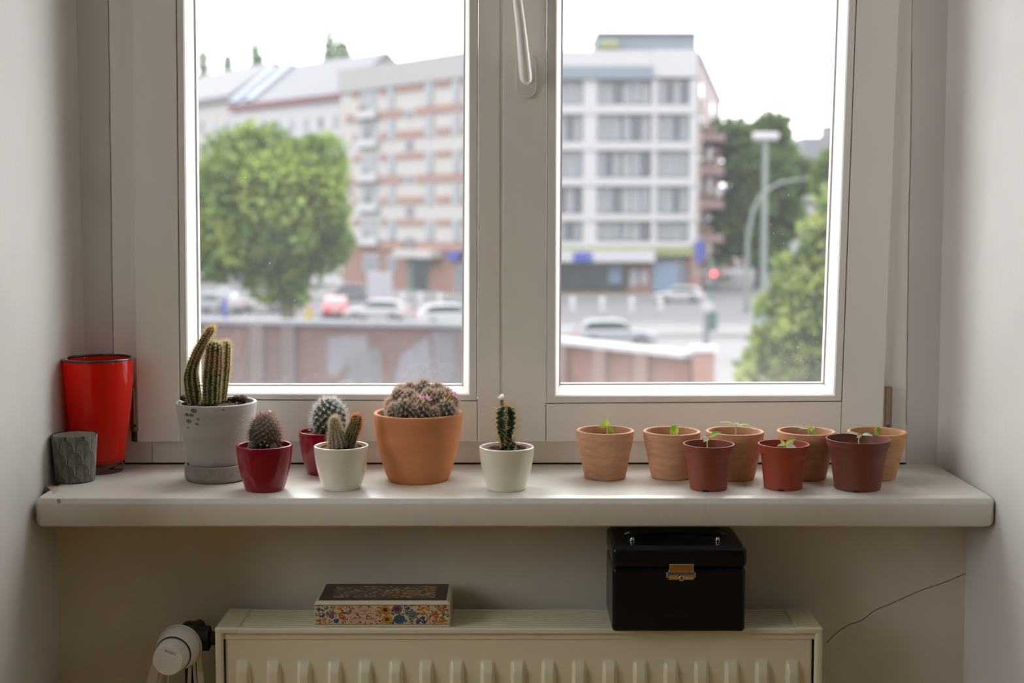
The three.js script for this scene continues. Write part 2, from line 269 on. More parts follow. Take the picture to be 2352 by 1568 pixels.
  // strip behind the joint of the two sashes
  mesh('sash_seal', boxAB(P(1146, 500, 0).x - 0.004, yb, -0.03, P(1157, 500, 0).x + 0.004, YT - 0.04, 0.0092), M.frame, win);

  // handle on the right sash, turned almost upright
  const h = new THREE.Group(); h.name = 'window_handle'; win.add(h);
  h.userData.label = 'white lever handle turned upwards on an oval rose';
  M.handle = mat([0.80, 0.785, 0.74], 0.22);
  const hc = P(1208, 175, ZS), hw = mpp(1208, 175, ZS);
  const rose = new THREE.Shape(), rw = 23.5 * hw, rh = 50 * hw;
  rose.absarc(0, rh - rw, rw, 0, Math.PI); rose.absarc(0, -(rh - rw), rw, Math.PI, 2 * Math.PI);
  mesh('handle_rose', new THREE.ExtrudeGeometry(rose, { depth: 0.004, bevelEnabled: true, bevelThickness: 0.002, bevelSize: 0.0018, bevelOffset: -0.0018, bevelSegments: 3, curveSegments: 24 }).translate(hc.x, hc.y, ZS + 0.0005), M.handle, h);
  mesh('handle_neck', taper([V(hc.x, hc.y - 0.0005, ZS + 0.004), V(hc.x, hc.y - 0.001, ZS + 0.03)], [0.0105, 0.0105], 24, 4), M.handle, h);
  const zl = ZS + 0.034, lp = [[1211, 196], [1209, 186], [1207, 172], [1204, 140], [1200, 100], [1196, 60], [1190, 10], [1183, -50], [1180, -85]].map(([x, y], i) => P(x, y, zl + [0, 0, 0.001, 0.004, 0.008, 0.010, 0.011, 0.011, 0.010][i]));
  const lv = taper(lp, [0.001, 0.0125, 0.0152, 0.0158, 0.0152, 0.0144, 0.0136, 0.0128, 0.0122, 0.0115, 0.009, 0.0008], 28, 60, 0.62);
  mesh('handle_lever', lv, M.handle, h);

  // hinge covers at the outer lower corners
  M.hinge = mat([0.34, 0.27, 0.21], 0.38, { metalness: 0.75 }); M.hingeDark = mat([0.05, 0.045, 0.04], 0.5, { metalness: 0.4 });
  for (const [xa, xb, ya, yc] of [[296, 319, 888, 1015], [2027, 2051, 889, 1016]]) {
    const hg = new THREE.Group(); hg.name = 'hinge'; win.add(hg);
    const a = P((xa + xb) / 2, ya, 0.012), b = P((xa + xb) / 2, yc, 0.012), r = (xb - xa) / 2 * mpp(xa, ya, 0.012);
    const hh = a.y - b.y, cy = b.y;
    mesh('hinge_cover', new THREE.CylinderGeometry(r, r, hh * 0.8, 24, 1).scale(1, 1, 0.75).translate(a.x, cy + hh * 0.6, 0.008), M.hinge, hg);
    mesh('hinge_rib', boxAB(a.x - r * 0.25, cy + hh * 0.22, 0.01, a.x + r * 0.15, cy + hh * 0.99, 0.008 + r * 0.9, 0.0015), M.hinge, hg);
    mesh('hinge_pin', lathe(roundProfile([[0, 0], [r * 0.8, 0, 0.004], [r * 0.86, hh * 0.2, 0.001], [0, hh * 0.2]]), 24).scale(1, 1, 0.75).translate(a.x, cy, 0.008), M.hingeDark, hg);
    mesh('hinge_screw', new THREE.CylinderGeometry(r * 0.3, r * 0.3, 0.003, 16).rotateX(Math.PI / 2).translate(a.x + r * 0.1, cy + hh * 0.3, 0.008 + r * 0.75), M.hingeDark, hg);
  }
}

// ---------------------------------------------------------------- window sill
{
  const zf = 0.2445, th = 0.0445, rb = 0.011, rc = 0.016, xl = -0.668, xr = 0.6765;
  const s = new THREE.Shape(); s.moveTo(xl, 0.0005); s.lineTo(xl, -zf + rc); s.quadraticCurveTo(xl, -zf, xl + rc, -zf); s.lineTo(xr - rc, -zf); s.quadraticCurveTo(xr, -zf, xr, -zf + rc); s.lineTo(xr, 0.0005); s.closePath();
  const g = new THREE.ExtrudeGeometry(s, { depth: th - 2 * rb, bevelEnabled: true, bevelThickness: rb, bevelSize: rb, bevelOffset: -rb, bevelSegments: 8, curveSegments: 10 }).rotateX(-Math.PI / 2);
  const p = g.attributes.position;                    // the back edge stays square against the frame
  for (let i = 0; i < p.count; i++) if (p.getZ(i) < rb + 0.002) p.setZ(i, 0);
  g.translate(0, SILL - th + rb, 0); g.deleteAttribute('normal');
  const sillGeo = uvm(toCreasedNormals(g.deleteAttribute('uv'), 0.7));
  const tSill = canvasTex(1024, 512, (c, w, h) => { const r = rng(9); c.fillStyle = '#ece7db'; c.fillRect(0, 0, w, h); for (let i = 0; i < 260; i++) { c.fillStyle = `rgba(${120 + r() * 60},${110 + r() * 50},${95 + r() * 40},${0.02 + r() * 0.03})`; c.beginPath(); c.ellipse(r() * w, r() * h, 2 + r() * 30, 1 + r() * 8, r() * 3, 0, 7); c.fill(); } });
  M.sill = mat([0.90, 0.905, 0.91], 0.3, { map: rep(tSill, 1.4, 2.2), bumpMap: rep(tPlaster, 4, 4), bumpScale: 0.0002, clearcoat: 0.2, clearcoatRoughness: 0.3 });
  const t = thing('window_sill', 'thick white painted window sill with a rounded front edge that carries all the pots', 'window sill');
  mesh('sill_board', sillGeo, M.sill, t);
  // chipped paint at the left end
  M.chip = mat([0.50, 0.40, 0.25], 0.9);
  const chip = (poly, y, up) => { const sh = new THREE.Shape(poly.map(([px, py]) => { const q = up ? onY(px, py, SILL) : P(px, py, zf); return new THREE.Vector2(q.x, up ? -q.z : q.y); })); const gg = new THREE.ExtrudeGeometry(sh, { depth: 0.0005, bevelEnabled: false }); return up ? gg.rotateX(-Math.PI / 2).translate(0, SILL, 0) : gg.translate(0, 0, zf - 0.0001); };
  mesh('paint_chip', chip([[106, 1116], [120, 1114], [133, 1118], [134, 1127], [126, 1133], [119, 1127], [110, 1120]], 0, true), M.chip, t);
  mesh('paint_chip', chip([[132, 1145], [138, 1146], [140, 1154], [134, 1157], [131, 1151]], 0, false), M.chip, t);
  mesh('paint_chip', chip([[71, 1192], [78, 1194], [80, 1201], [74, 1203]], 0, false), M.chip, t);
}

// ---------------------------------------------------------------- radiator
const RT = P(900, 1440, 0.232).y, RF = 0.236;
{
  M.enamel = mat([0.77, 0.715, 0.53], 0.3, { clearcoat: 0.3, clearcoatRoughness: 0.25, bumpMap: rep(tFine, 3, 3), bumpScale: 0.00008 });
  M.inside = mat([0.06, 0.055, 0.045], 0.8);  // near black, standing for shade in the slots between slats
  const t = thing('radiator', 'cream enamelled panel radiator with vertical channels and a slatted top under the window sill', 'radiator');
  const xl = P(493, 1480, RF).x, xr = P(1891, 1480, RF).x, yb = RT - 0.56, zb = 0.145;
  // front panel with pressed channels
  const x0 = xl + 0.0125, x1 = xr - 0.0135, yp = P(1000, 1461, RF).y, yc = P(1000, 1523, RF).y, zp = RF - 0.003;
  const c0 = P(557, 1540, RF).x, pitch = (P(1823, 1540, RF).x - c0) / 18, pos = [], idx = [], xs = [], ys = [];
  for (let i = 0; i <= 1100; i++) xs.push(lerp(x0, x1, i / 1100));
  for (let j = 0; j <= 16; j++) ys.push(yp - 0.008 * (j / 16));
  for (let j = 1; j <= 10; j++) ys.push(yp - 0.008 - (yp - 0.008 - yc - 0.006) * j / 10);
  for (let j = 1; j <= 24; j++) ys.push(yc + 0.006 - 0.03 * j / 24);
  for (let j = 1; j <= 10; j++) ys.push(yc - 0.024 - (yc - 0.024 - yb) * j / 10);
  const nx = xs.length;
  for (const y of ys) for (const x of xs) {
    const k = Math.round((x - c0) / pitch), d = k >= 0 && k <= 18 ? Math.abs(x - c0 - k * pitch) : 1;
    const rec = -0.0075 * (1 - sstep(d, 0.0055, 0.0105)) * sstep(yc - y, -0.006, 0.016);
    const e = Math.min(x - x0, x1 - x, yp - y), rd = e < 0.004 ? 0.004 - Math.sqrt(Math.max(0, 0.004 ** 2 - (0.004 - e) ** 2)) : 0;
    pos.push(x, y, zp - 0.0035 - rec - rd);
  }
  for (let j = 0; j < ys.length - 1; j++) for (let i = 0; i < nx - 1; i++) { const a = j * nx + i; idx.push(a, a + nx, a + 1, a + 1, a + nx, a + nx + 1); }
  mesh('front_panel', geoFrom(pos, idx), M.enamel, t);
  mesh('back_panel', boxAB(xl + 0.004, yb, 0.1225, xr - 0.004, RT - 0.03, 0.15), M.inside, t);
  mesh('convector', boxAB(xl + 0.004, yb, 0.15, xr - 0.004, RT - 0.03, 0.222), M.inside, t);
  // top frame and slats
  mesh('top_rail', boxAB(xl + 0.028, P(900, 1457, RF).y, RF - 0.009, xr - 0.028, RT, RF, 0.003), M.enamel, t);
  mesh('panel_ledge', boxAB(xl + 0.011, P(900, 1463, RF - 0.003).y - 0.003, RF - 0.012, xr - 0.012, P(900, 1456, RF).y, RF - 0.0045), M.enamel, t);
  mesh('top_rail', boxAB(xl + 0.024, RT - 0.012, zb, xr - 0.024, RT, zb + 0.007, 0.0015), M.enamel, t);
  const sg = box(xr - xl - 0.06, 0.007, 0.0052, 0, 0, 0, 0.0008);
  for (let i = 0; i < 8; i++) mesh('grille_slat', sg, M.enamel, t).position.set((xl + xr) / 2, RT - 0.0042, zb + 0.0138 + i * 0.00895);
  // side covers: top cap, plate and rounded front strip
  for (const [a, b, sg2] of [[xl, P(549, 1450, RF).x, 1], [P(1828, 1450, RF).x, xr, -1]]) {
    const out = sg2 > 0 ? a : b;
    const cov = new THREE.Group(); cov.name = 'side_cover'; t.add(cov);
    mesh('cover_cap', boxAB(a, RT - 0.009, zb - 0.002, b, RT + 0.0012, RF + 0.001, 0.004), M.enamel, cov);
    mesh('cover_plate', boxAB(out, yb, zb, out + sg2 * 0.0025, RT - 0.004, RF - 0.004), M.enamel, cov);
    mesh('cover_strip', boxAB(out, yb, RF - 0.011, out + sg2 * 0.0115, RT - 0.001, RF + 0.0008, 0.0045), M.enamel, cov);
  }
}

// ---------------------------------------------------------------- thermostat and valve
{
  M.plastic = mat([0.76, 0.74, 0.68], 0.4, { bumpMap: rep(tFine, 2, 2), bumpScale: 0.00006 });
  M.bronze = mat([0.09, 0.075, 0.055], 0.42, { metalness: 0.7 });
  M.bronzeDark = mat([0.05, 0.042, 0.034], 0.5, { metalness: 0.5 });
  const a = P(428, 1466, 0.185), b = P(384, 1518, 0.264), ax = b.clone().sub(a).normalize(), base = P(437, 1462, 0.176);
  const t = thing('radiator_thermostat', 'round white thermostat head on a dark bronze valve at the left end of the radiator', 'thermostat', base);
  const len = a.distanceTo(b), q = new THREE.Quaternion().setFromUnitVectors(V(0, 1, 0), ax), off = a.clone().sub(base);
  const put = (g) => g.applyQuaternion(q).translate(off.x, off.y, off.z);
  const head = new THREE.Group(); head.name = 'thermostat_head'; t.add(head);
  mesh('head_body', put(lathe(roundProfile([[0, 0], [0.012, 0], [0.0135, 0.006, 0.002], [0.0285, 0.018, 0.006], [0.0312, 0.031, 0.01], [0.0305, 0.040, 0.004], [0.0272, 0.052, 0.003], [0.0262, 0.054, 0.001], [0, 0.054]]), 72)), M.plastic, head);
  mesh('head_ring', put(new THREE.TorusGeometry(0.0316, 0.0012, 10, 72).rotateX(Math.PI / 2).translate(0, 0.028, 0)), M.plastic, head);
  mesh('head_groove', put(new THREE.CylinderGeometry(0.0256, 0.0256, 0.003, 64).translate(0, 0.0545, 0)), M.dark, head);
  const cap = new THREE.Group(); cap.name = 'control_knob'; t.add(cap);
  mesh('knob_body', put(lathe(roundProfile([[0, 0.054], [0.0248, 0.054], [0.0240, 0.064, 0.003], [0.0214, len - 0.0022, 0.001], [0.0, len - 0.0022]]), 72)), M.plastic, cap);
  // raised lower part of the face: a disc cut by a slanting chord
  const R = 0.0211, tilt = -0.32, hgt = 0.0085, hc = Math.acos(hgt / R), s = new THREE.Shape();
  s.absarc(0, 0, R, Math.PI / 2 - hc + tilt, Math.PI / 2 + hc + tilt, true); s.closePath();
  const face = new THREE.ExtrudeGeometry(s, { depth: 0.0016, bevelEnabled: true, bevelThickness: 0.0005, bevelSize: 0.0005, bevelOffset: -0.0005, bevelSegments: 2, curveSegments: 40 });
  const fq = new THREE.Quaternion().setFromUnitVectors(V(0, 0, 1), ax), fb = b.clone().sub(base);
  face.translate(0, 0, -0.0028).applyQuaternion(fq).translate(fb.x, fb.y, fb.z);
  mesh('knob_face', face, M.plastic, cap);
  const tText = canvasTex(256, 80, (c, w, h) => { c.fillStyle = '#e0ddd4'; c.fillRect(0, 0, w, h); c.fillStyle = '#3a2c20'; c.font = 'bold 58px sans-serif'; c.textAlign = 'center'; c.textBaseline = 'middle'; c.fillText('comap', w / 2, h / 2 - 6); c.fillRect(14, h - 10, 150, 4); });
  const tg = box(0.0225, 0.0062, 0.0003), tx = Math.sin(-tilt) * 0.0128, ty = Math.cos(tilt) * 0.0128;
  tg.rotateZ(Math.PI + tilt).translate(tx, ty, -0.0021).applyQuaternion(fq).translate(fb.x, fb.y, fb.z);
  mesh('knob_lettering', tg, mat([1, 1, 1], 0.45, { map: tText }), cap);
  // valve body, nut and union towards the radiator
  const px = (x, y, z) => P(x, y, z).sub(base);
  mesh('valve_body', [taper([V(0, -0.03, 0), V(0, 0.0155, 0)], [0.0125, 0.0128, 0.0128], 24, 6), new THREE.SphereGeometry(0.0128, 24, 12).scale(1, 0.62, 1).translate(0, 0.0155, 0), taper([V(0, 0, 0), V(0, 0, -0.0535)], [0.0095, 0.0095], 20, 4), taper([V(-0.006, -0.002, 0), off.clone().multiplyScalar(1.05)], [0.012, 0.012], 20, 4), taper([V(0, -0.001, 0), V(0.012, -0.001, 0)], [0.012, 0.012], 20, 4)], M.bronze, t);
  mesh('valve_pipe', taper([V(0, -0.03, 0), V(0, -0.4, 0)], [0.0085, 0.0085], 18, 4), M.bronzeDark, t);
  const n0 = px(450, 1463, 0.176), n1 = px(482, 1463, 0.176);
  mesh('union_nut', new THREE.CylinderGeometry(0.0178, 0.0178, n1.x - n0.x, 6).rotateZ(Math.PI / 2).rotateX(0.15).translate((n0.x + n1.x) / 2, -0.002, 0), M.bronzeDark, t);
  mesh('union_tail', taper([V(n1.x, -0.002, 0), V(P(496, 1463, 0.176).x - base.x, -0.002, 0)], [0.010, 0.010], 20, 2), M.bronze, t);
}
{
  // white cloth straps hanging from the thermostat
  M.cloth = mat([0.80, 0.78, 0.75], 0.9, { bumpMap: rep(tFine, 20, 20), bumpScale: 0.0002 });
  const t = thing('cloth_strap', 'white cloth straps looped over the neck of the radiator thermostat and hanging down', 'strap');
  const ribbon = (pts, w) => { const c = curve(pts), n = 36, pos = [], idx = []; for (let i = 0; i <= n; i++) { const p = c.getPoint(i / n), ww = w[0] + (w[1] - w[0]) * Math.min(1, i / n * 1.3); for (const [dx, dz] of [[-1, 0.0004], [0, 0.0012], [1, 0.0004], [1, -0.0006], [0, 0], [-1, -0.0006]]) pos.push(p.x + dx * ww / 2, p.y, p.z + dz); } for (let i = 0; i < n; i++) for (let k = 0; k < 6; k++) { const a = i * 6 + k, b = i * 6 + (k + 1) % 6; idx.push(a, a + 6, b, b, a + 6, b + 6); } return toCreasedNormals(geoFrom(pos, idx), 1); };
  const z = 0.2, m = 0.00061, top = P(408, 1462, 0.192);
  for (const [ps, w0, w1, z1] of [
    [[[385, 1462], [368, 1500], [355, 1535], [344, 1600], [335, 1700]], 12, 24, 0.198], [[[392, 1466], [380, 1510], [369, 1550], [362, 1600], [356, 1700]], 6, 8, 0.194],
    [[[396, 1470], [390, 1520], [386, 1560], [384, 1700]], 4, 5, 0.19], [[[428, 1466], [436, 1500], [436, 1540], [433, 1600], [431, 1700]], 6, 9, 0.193],
    [[[430, 1462], [442, 1495], [447, 1540], [450, 1600], [453, 1700]], 6, 7, 0.197], [[[434, 1460], [452, 1476], [456, 1510], [461, 1560], [468, 1700]], 9, 14, 0.201]]) {
    mesh('strap', ribbon([top.clone().setZ(z1), ...ps.map(([x, y]) => P(x, y, z1))], [w0 * m, w1 * m]), M.cloth, t);
  }
}

// ---------------------------------------------------------------- lacquer box with painted flowers
{
  const zf = onY(877, 1440, RT).z, xl = P(722, 1438, zf).x, xr = P(1033.5, 1438, zf).x, w = xr - xl, d = 0.094, base = V((xl + xr) / 2, RT + 0.0003, zf - d / 2);
  const t = thing('lacquer_box', 'small lidded box painted with colourful flowers lying on top of the radiator', 'box', base);
  const h0 = 0.0044, h1 = 0.0192, h2 = 0.0312, h3 = 0.0368;
  const flower = (c, x, y, r, petal, mid, core, rd) => { c.fillStyle = '#3a2a18'; c.beginPath(); c.arc(x, y, r + 1.5, 0, 7); c.fill(); c.fillStyle = petal; for (let i = 0; i < 10; i++) { c.beginPath(); c.ellipse(x + Math.cos(i * 0.628) * r * 0.6, y + Math.sin(i * 0.628) * r * 0.6, r * 0.42, r * 0.36, i * 0.628, 0, 7); c.fill(); } c.beginPath(); c.arc(x, y, r * 0.8, 0, 7); c.fill(); c.fillStyle = mid; c.beginPath(); c.arc(x, y, r * 0.56, 0, 7); c.fill(); c.fillStyle = core; c.beginPath(); c.arc(x, y, r * 0.34, 0, 7); c.fill(); c.fillStyle = '#2a2410'; for (let i = 0; i < 7; i++) { c.beginPath(); c.arc(x + (rd() - 0.5) * r * 0.5, y + (rd() - 0.5) * r * 0.5, r * 0.06, 0, 7); c.fill(); } };
  const leaf = (c, x, y, l, a, col) => { c.save(); c.translate(x, y); c.rotate(a); c.fillStyle = col; c.beginPath(); c.moveTo(-l, 0); c.quadraticCurveTo(0, -l * 0.75, l, 0); c.quadraticCurveTo(0, l * 0.75, -l, 0); c.fill(); c.strokeStyle = '#10240f'; c.lineWidth = 1.4; c.stroke(); c.restore(); };
  const peony = (c, x, y, s, fl) => { c.fillStyle = '#f0c9bd'; c.strokeStyle = '#9a3a34'; c.lineWidth = 2; for (const [dx, dy, rx, ry, a] of [[-36, 4, 34, 19, 0.25], [36, 4, 34, 19, -0.25], [-20, 18, 24, 16, 0.7], [20, 18, 24, 16, -0.7], [0, -16, 26, 22, 0], [0, -8, 15, 13, 0], [0, -3, 7, 6, 0]]) { c.beginPath(); c.ellipse(x + dx * s, y + fl * dy * s, rx * s, ry * s, a * fl, 0, 7); c.fill(); c.stroke(); } c.strokeStyle = '#b5483f'; for (let i = -3; i <= 3; i++) { c.beginPath(); c.moveTo(x + i * 3 * s, y + fl * 16 * s); c.lineTo(x + i * 15 * s, y + fl * (4 - Math.abs(i) * 2) * s); c.stroke(); } };
  const bud = (c, x, y, r, col, hi) => { c.fillStyle = '#3a2214'; c.beginPath(); c.arc(x, y, r + 1, 0, 7); c.fill(); c.fillStyle = col; c.beginPath(); c.arc(x, y, r, 0, 7); c.fill(); c.fillStyle = hi; c.beginPath(); c.arc(x - r * 0.3, y - r * 0.35, r * 0.45, 0, 7); c.fill(); };
  const front = canvasTex(1536, 256, (c, W2, H2) => {
    const r = rng(31), kx = W2 / 2300, ky = H2 / 340; c.fillStyle = '#e9d9b8'; c.fillRect(0, 0, W2, H2);
    const G = ['#2f6b2c', '#1d4f2b', '#3d7d34', '#20402a'];
    for (let i = 0; i < 330; i++) leaf(c, r() * W2, r() * H2, 9 + r() * 10, r() * 3.1, G[i % 4]);
    c.strokeStyle = '#3d4a20'; c.lineWidth = 1.6; for (let i = 0; i < 60; i++) { const x = r() * W2, y = r() * H2; c.beginPath(); c.moveTo(x, y); c.quadraticCurveTo(x + 20 * (r() - 0.5), y + 15 * (r() - 0.5), x + 60 * (r() - 0.5), y + 40 * (r() - 0.5)); c.stroke(); }
    const at = (x, y) => [(x - 30) * kx, (y - 410) * ky];
    for (const [x, y, s, col, hi] of [[95, 480, 26, '#27478f', '#6f8fce'], [225, 455, 30, '#5c84b8', '#c7d6e6'], [355, 450, 27, '#d59a23', '#efc860'], [455, 462, 32, '#d78a1f', '#f0c050'], [560, 450, 28, '#e3a59c', '#f5dcd2'], [655, 452, 25, '#d98b86', '#f4d2c8'], [605, 540, 30, '#c85560', '#efb0a8'], [465, 570, 24, '#d77a38', '#f0b878'], [155, 585, 34, '#33589c', '#dfe6ef'], [105, 685, 26, '#cc5a2e', '#ee9a55'], [190, 660, 26, '#d0762f', '#efb060'], [395, 690, 34, '#1f4f93', '#3f78b8'], [510, 625, 36, '#cf5a30', '#f09a60'], [1145, 590, 26, '#cd7a33', '#efb468'], [1095, 515, 24, '#d09028', '#f0c468'], [1625, 460, 28, '#27509c', '#5b86c8'], [1840, 470, 34, '#d99a2d', '#f2c766'], [1960, 465, 34, '#d99a35', '#f2cd7a'], [1880, 550, 34, '#d79238', '#f3c070'], [1880, 635, 28, '#27509c', '#5880c0'], [1805, 685, 32, '#2a5aa0', '#5f8ac6'], [1900, 710, 28, '#25488f', '#4f78bd'], [1975, 640, 30, '#dd8a62', '#f3bb98'], [2095, 685, 34, '#dc7c5c', '#f2b090'], [2205, 680, 40, '#d97a28', '#f2b058'], [2155, 470, 28, '#d6703c', '#f0a878'], [2230, 445, 28, '#d4643a', '#efa080'], [2220, 510, 30, '#d66a48', '#f0aa88'], [2080, 560, 36, '#cc5433', '#ea8a5c'], [2100, 605, 34, '#d56a3a', '#f0a070'], [310, 560, 42, '#8a5a8e', '#b98fb8'], [320, 610, 34, '#7d4d83', '#a87ba8']]) bud(c, ...at(x, y), s * kx * 1.25, col, hi);
    peony(c, ...at(880, 500), 1.75 * kx * 2 / 1.336, 1); peony(c, ...at(720, 650), 1.35 * kx * 2 / 1.336, -1); peony(c, ...at(1000, 660), 1.4 * kx * 2 / 1.336, -1);
    for (const [x, y] of [[770, 590], [800, 625], [960, 605], [920, 650]]) { c.fillStyle = '#1c1812'; c.beginPath(); c.ellipse(...at(x, y), 15, 10, 0.8, 0, 7); c.fill(); c.fillStyle = '#c9a32a'; c.beginPath(); c.arc(...at(x, y), 6, 0, 7); c.fill(); }
    const FL = [[1235, 495, 84, '#dd9a3e', '#a8401f', '#4d3a18'], [1440, 480, 84, '#8f5d8b', '#6f3f6c', '#54401a'], [1700, 580, 82, '#7e9fc4', '#2c4f86', '#b08c2c'], [1265, 660, 82, '#d9aa1f', '#b3551f', '#5a3a16'], [1475, 660, 92, '#1f74a8', '#1d4e7a', '#8e7426']];
    for (const [x, y, s, a, b, e] of FL) flower(c, ...at(x, y), s * kx, a, b, e, r);
  });
  const topT = canvasTex(1024, 512, (c, W2, H2) => { const r = rng(57); c.fillStyle = '#221a17'; c.fillRect(0, 0, W2, H2); c.save(); c.beginPath(); c.rect(95, 70, W2 - 190, H2 - 135); c.clip(); c.fillStyle = '#4a4a38'; c.fillRect(0, 0, W2, H2); for (let i = 0; i < 900; i++) leaf(c, r() * W2, r() * H2, 5 + r() * 9, r() * 3, ['#3d5a35', '#26402c', '#59673e', '#c9b58d'][i % 4]); for (let i = 0; i < 230; i++) bud(c, 95 + r() * (W2 - 190), 70 + r() * 380, 8 + r() * 13, ['#b5766a', '#c08a3a', '#34507f', '#c9a79a', '#a0503c', '#c9a030'][i % 6], ['#e6c4b4', '#e5c070', '#7f9cc6', '#efdccd', '#d59070', '#eacb70'][i % 6]); for (let i = 0; i < 16; i++) flower(c, 120 + r() * (W2 - 240), 90 + r() * 340, 26 + r() * 12, ['#c98f86', '#c9962f', '#46648f', '#b97a55'][i % 4], ['#8a3f38', '#a0501f', '#22375f', '#7a3a22'][i % 4], '#4d3a18', r); c.restore(); });
  M.ivory = mat([0.66, 0.58, 0.42], 0.4, { clearcoat: 0.3, clearcoatRoughness: 0.3 });
  M.paintFront = mat([0.74, 0.70, 0.64], 0.35, { map: front, clearcoat: 0.4, clearcoatRoughness: 0.2 });
  M.paintTop = mat([0.9, 0.88, 0.85], 0.4, { map: topT, clearcoat: 0.3, clearcoatRoughness: 0.3 });
  M.ink = mat([0.05, 0.035, 0.025], 0.6);
  const bottom = new THREE.Group(), lid = new THREE.Group(); bottom.name = 'box_base'; lid.name = 'box_lid'; t.add(bottom, lid);
  mesh('base_shell', box(w, h1 - 0.0003, d, 0, (h1 - 0.0003) / 2, 0, 0.0008), M.ivory, bottom);
  const lidShape = [[-w / 2, h1 + 0.0003], [w / 2, h1 + 0.0003], [w / 2, h2 + 0.0015], [w / 2 - 0.003, h3], [-w / 2 + 0.003, h3], [-w / 2, h2 + 0.0015]];
  const lg = new THREE.Group(); mesh('lid_shell', toCreasedNormals((() => { const k = 0.0032, y0 = h1 + 0.0003, y1 = h2 + 0.0016, a = w / 2, e = d / 2; const ring = (x, y, z) => [V(-x, y, z), V(x, y, z), V(x, y, -z), V(-x, y, -z)]; const rs = [ring(a, y0, e), ring(a, y1, e), ring(a - k, h3, e - k)], pos = []; const tri = (...v) => v.forEach((p) => pos.push(p.x, p.y, p.z)); for (let i = 0; i < 2; i++) for (let j = 0; j < 4; j++) { const n = (j + 1) % 4; tri(rs[i][j], rs[i][n], rs[i + 1][n], rs[i][j], rs[i + 1][n], rs[i + 1][j]); } tri(rs[2][0], rs[2][1], rs[2][2], rs[2][0], rs[2][2], rs[2][3], rs[0][0], rs[0][2], rs[0][1], rs[0][0], rs[0][3], rs[0][2]); const g = new THREE.BufferGeometry(); g.setAttribute('position', new THREE.Float32BufferAttribute(pos, 3)); g.computeVertexNormals(); return g; })(), 0.3), M.ivory, lid);
  const strip = (ya, yb, v0, v1) => { const g = box(w - 0.002, yb - ya, 0.0006, 0, (ya + yb) / 2, d / 2 + 0.0001), uv = g.attributes.uv; for (let i = 0; i < uv.count; i++) uv.setY(i, lerp(v0, v1, uv.getY(i))); return g; };
  const vs = (h1 - h0) / (h2 - h0);
  mesh('painted_front', strip(h0, h1 - 0.0004, 0, vs), M.paintFront, bottom); mesh('painted_front', strip(h1 + 0.0004, h2, vs, 1), M.paintFront, lid);
  mesh('ink_line', box(w - 0.001, 0.0006, 0.0004, 0, h0 - 0.0002, d / 2 + 0.0003), M.ink, bottom); mesh('ink_line', box(w - 0.001, 0.0006, 0.0004, 0, h2 + 0.0002, d / 2 + 0.0003), M.ink, lid);
  const tp = box(w - 0.011, 0.0005, d - 0.012, 0, h3, 0); mesh('painted_top', tp, M.paintTop, lid);
}

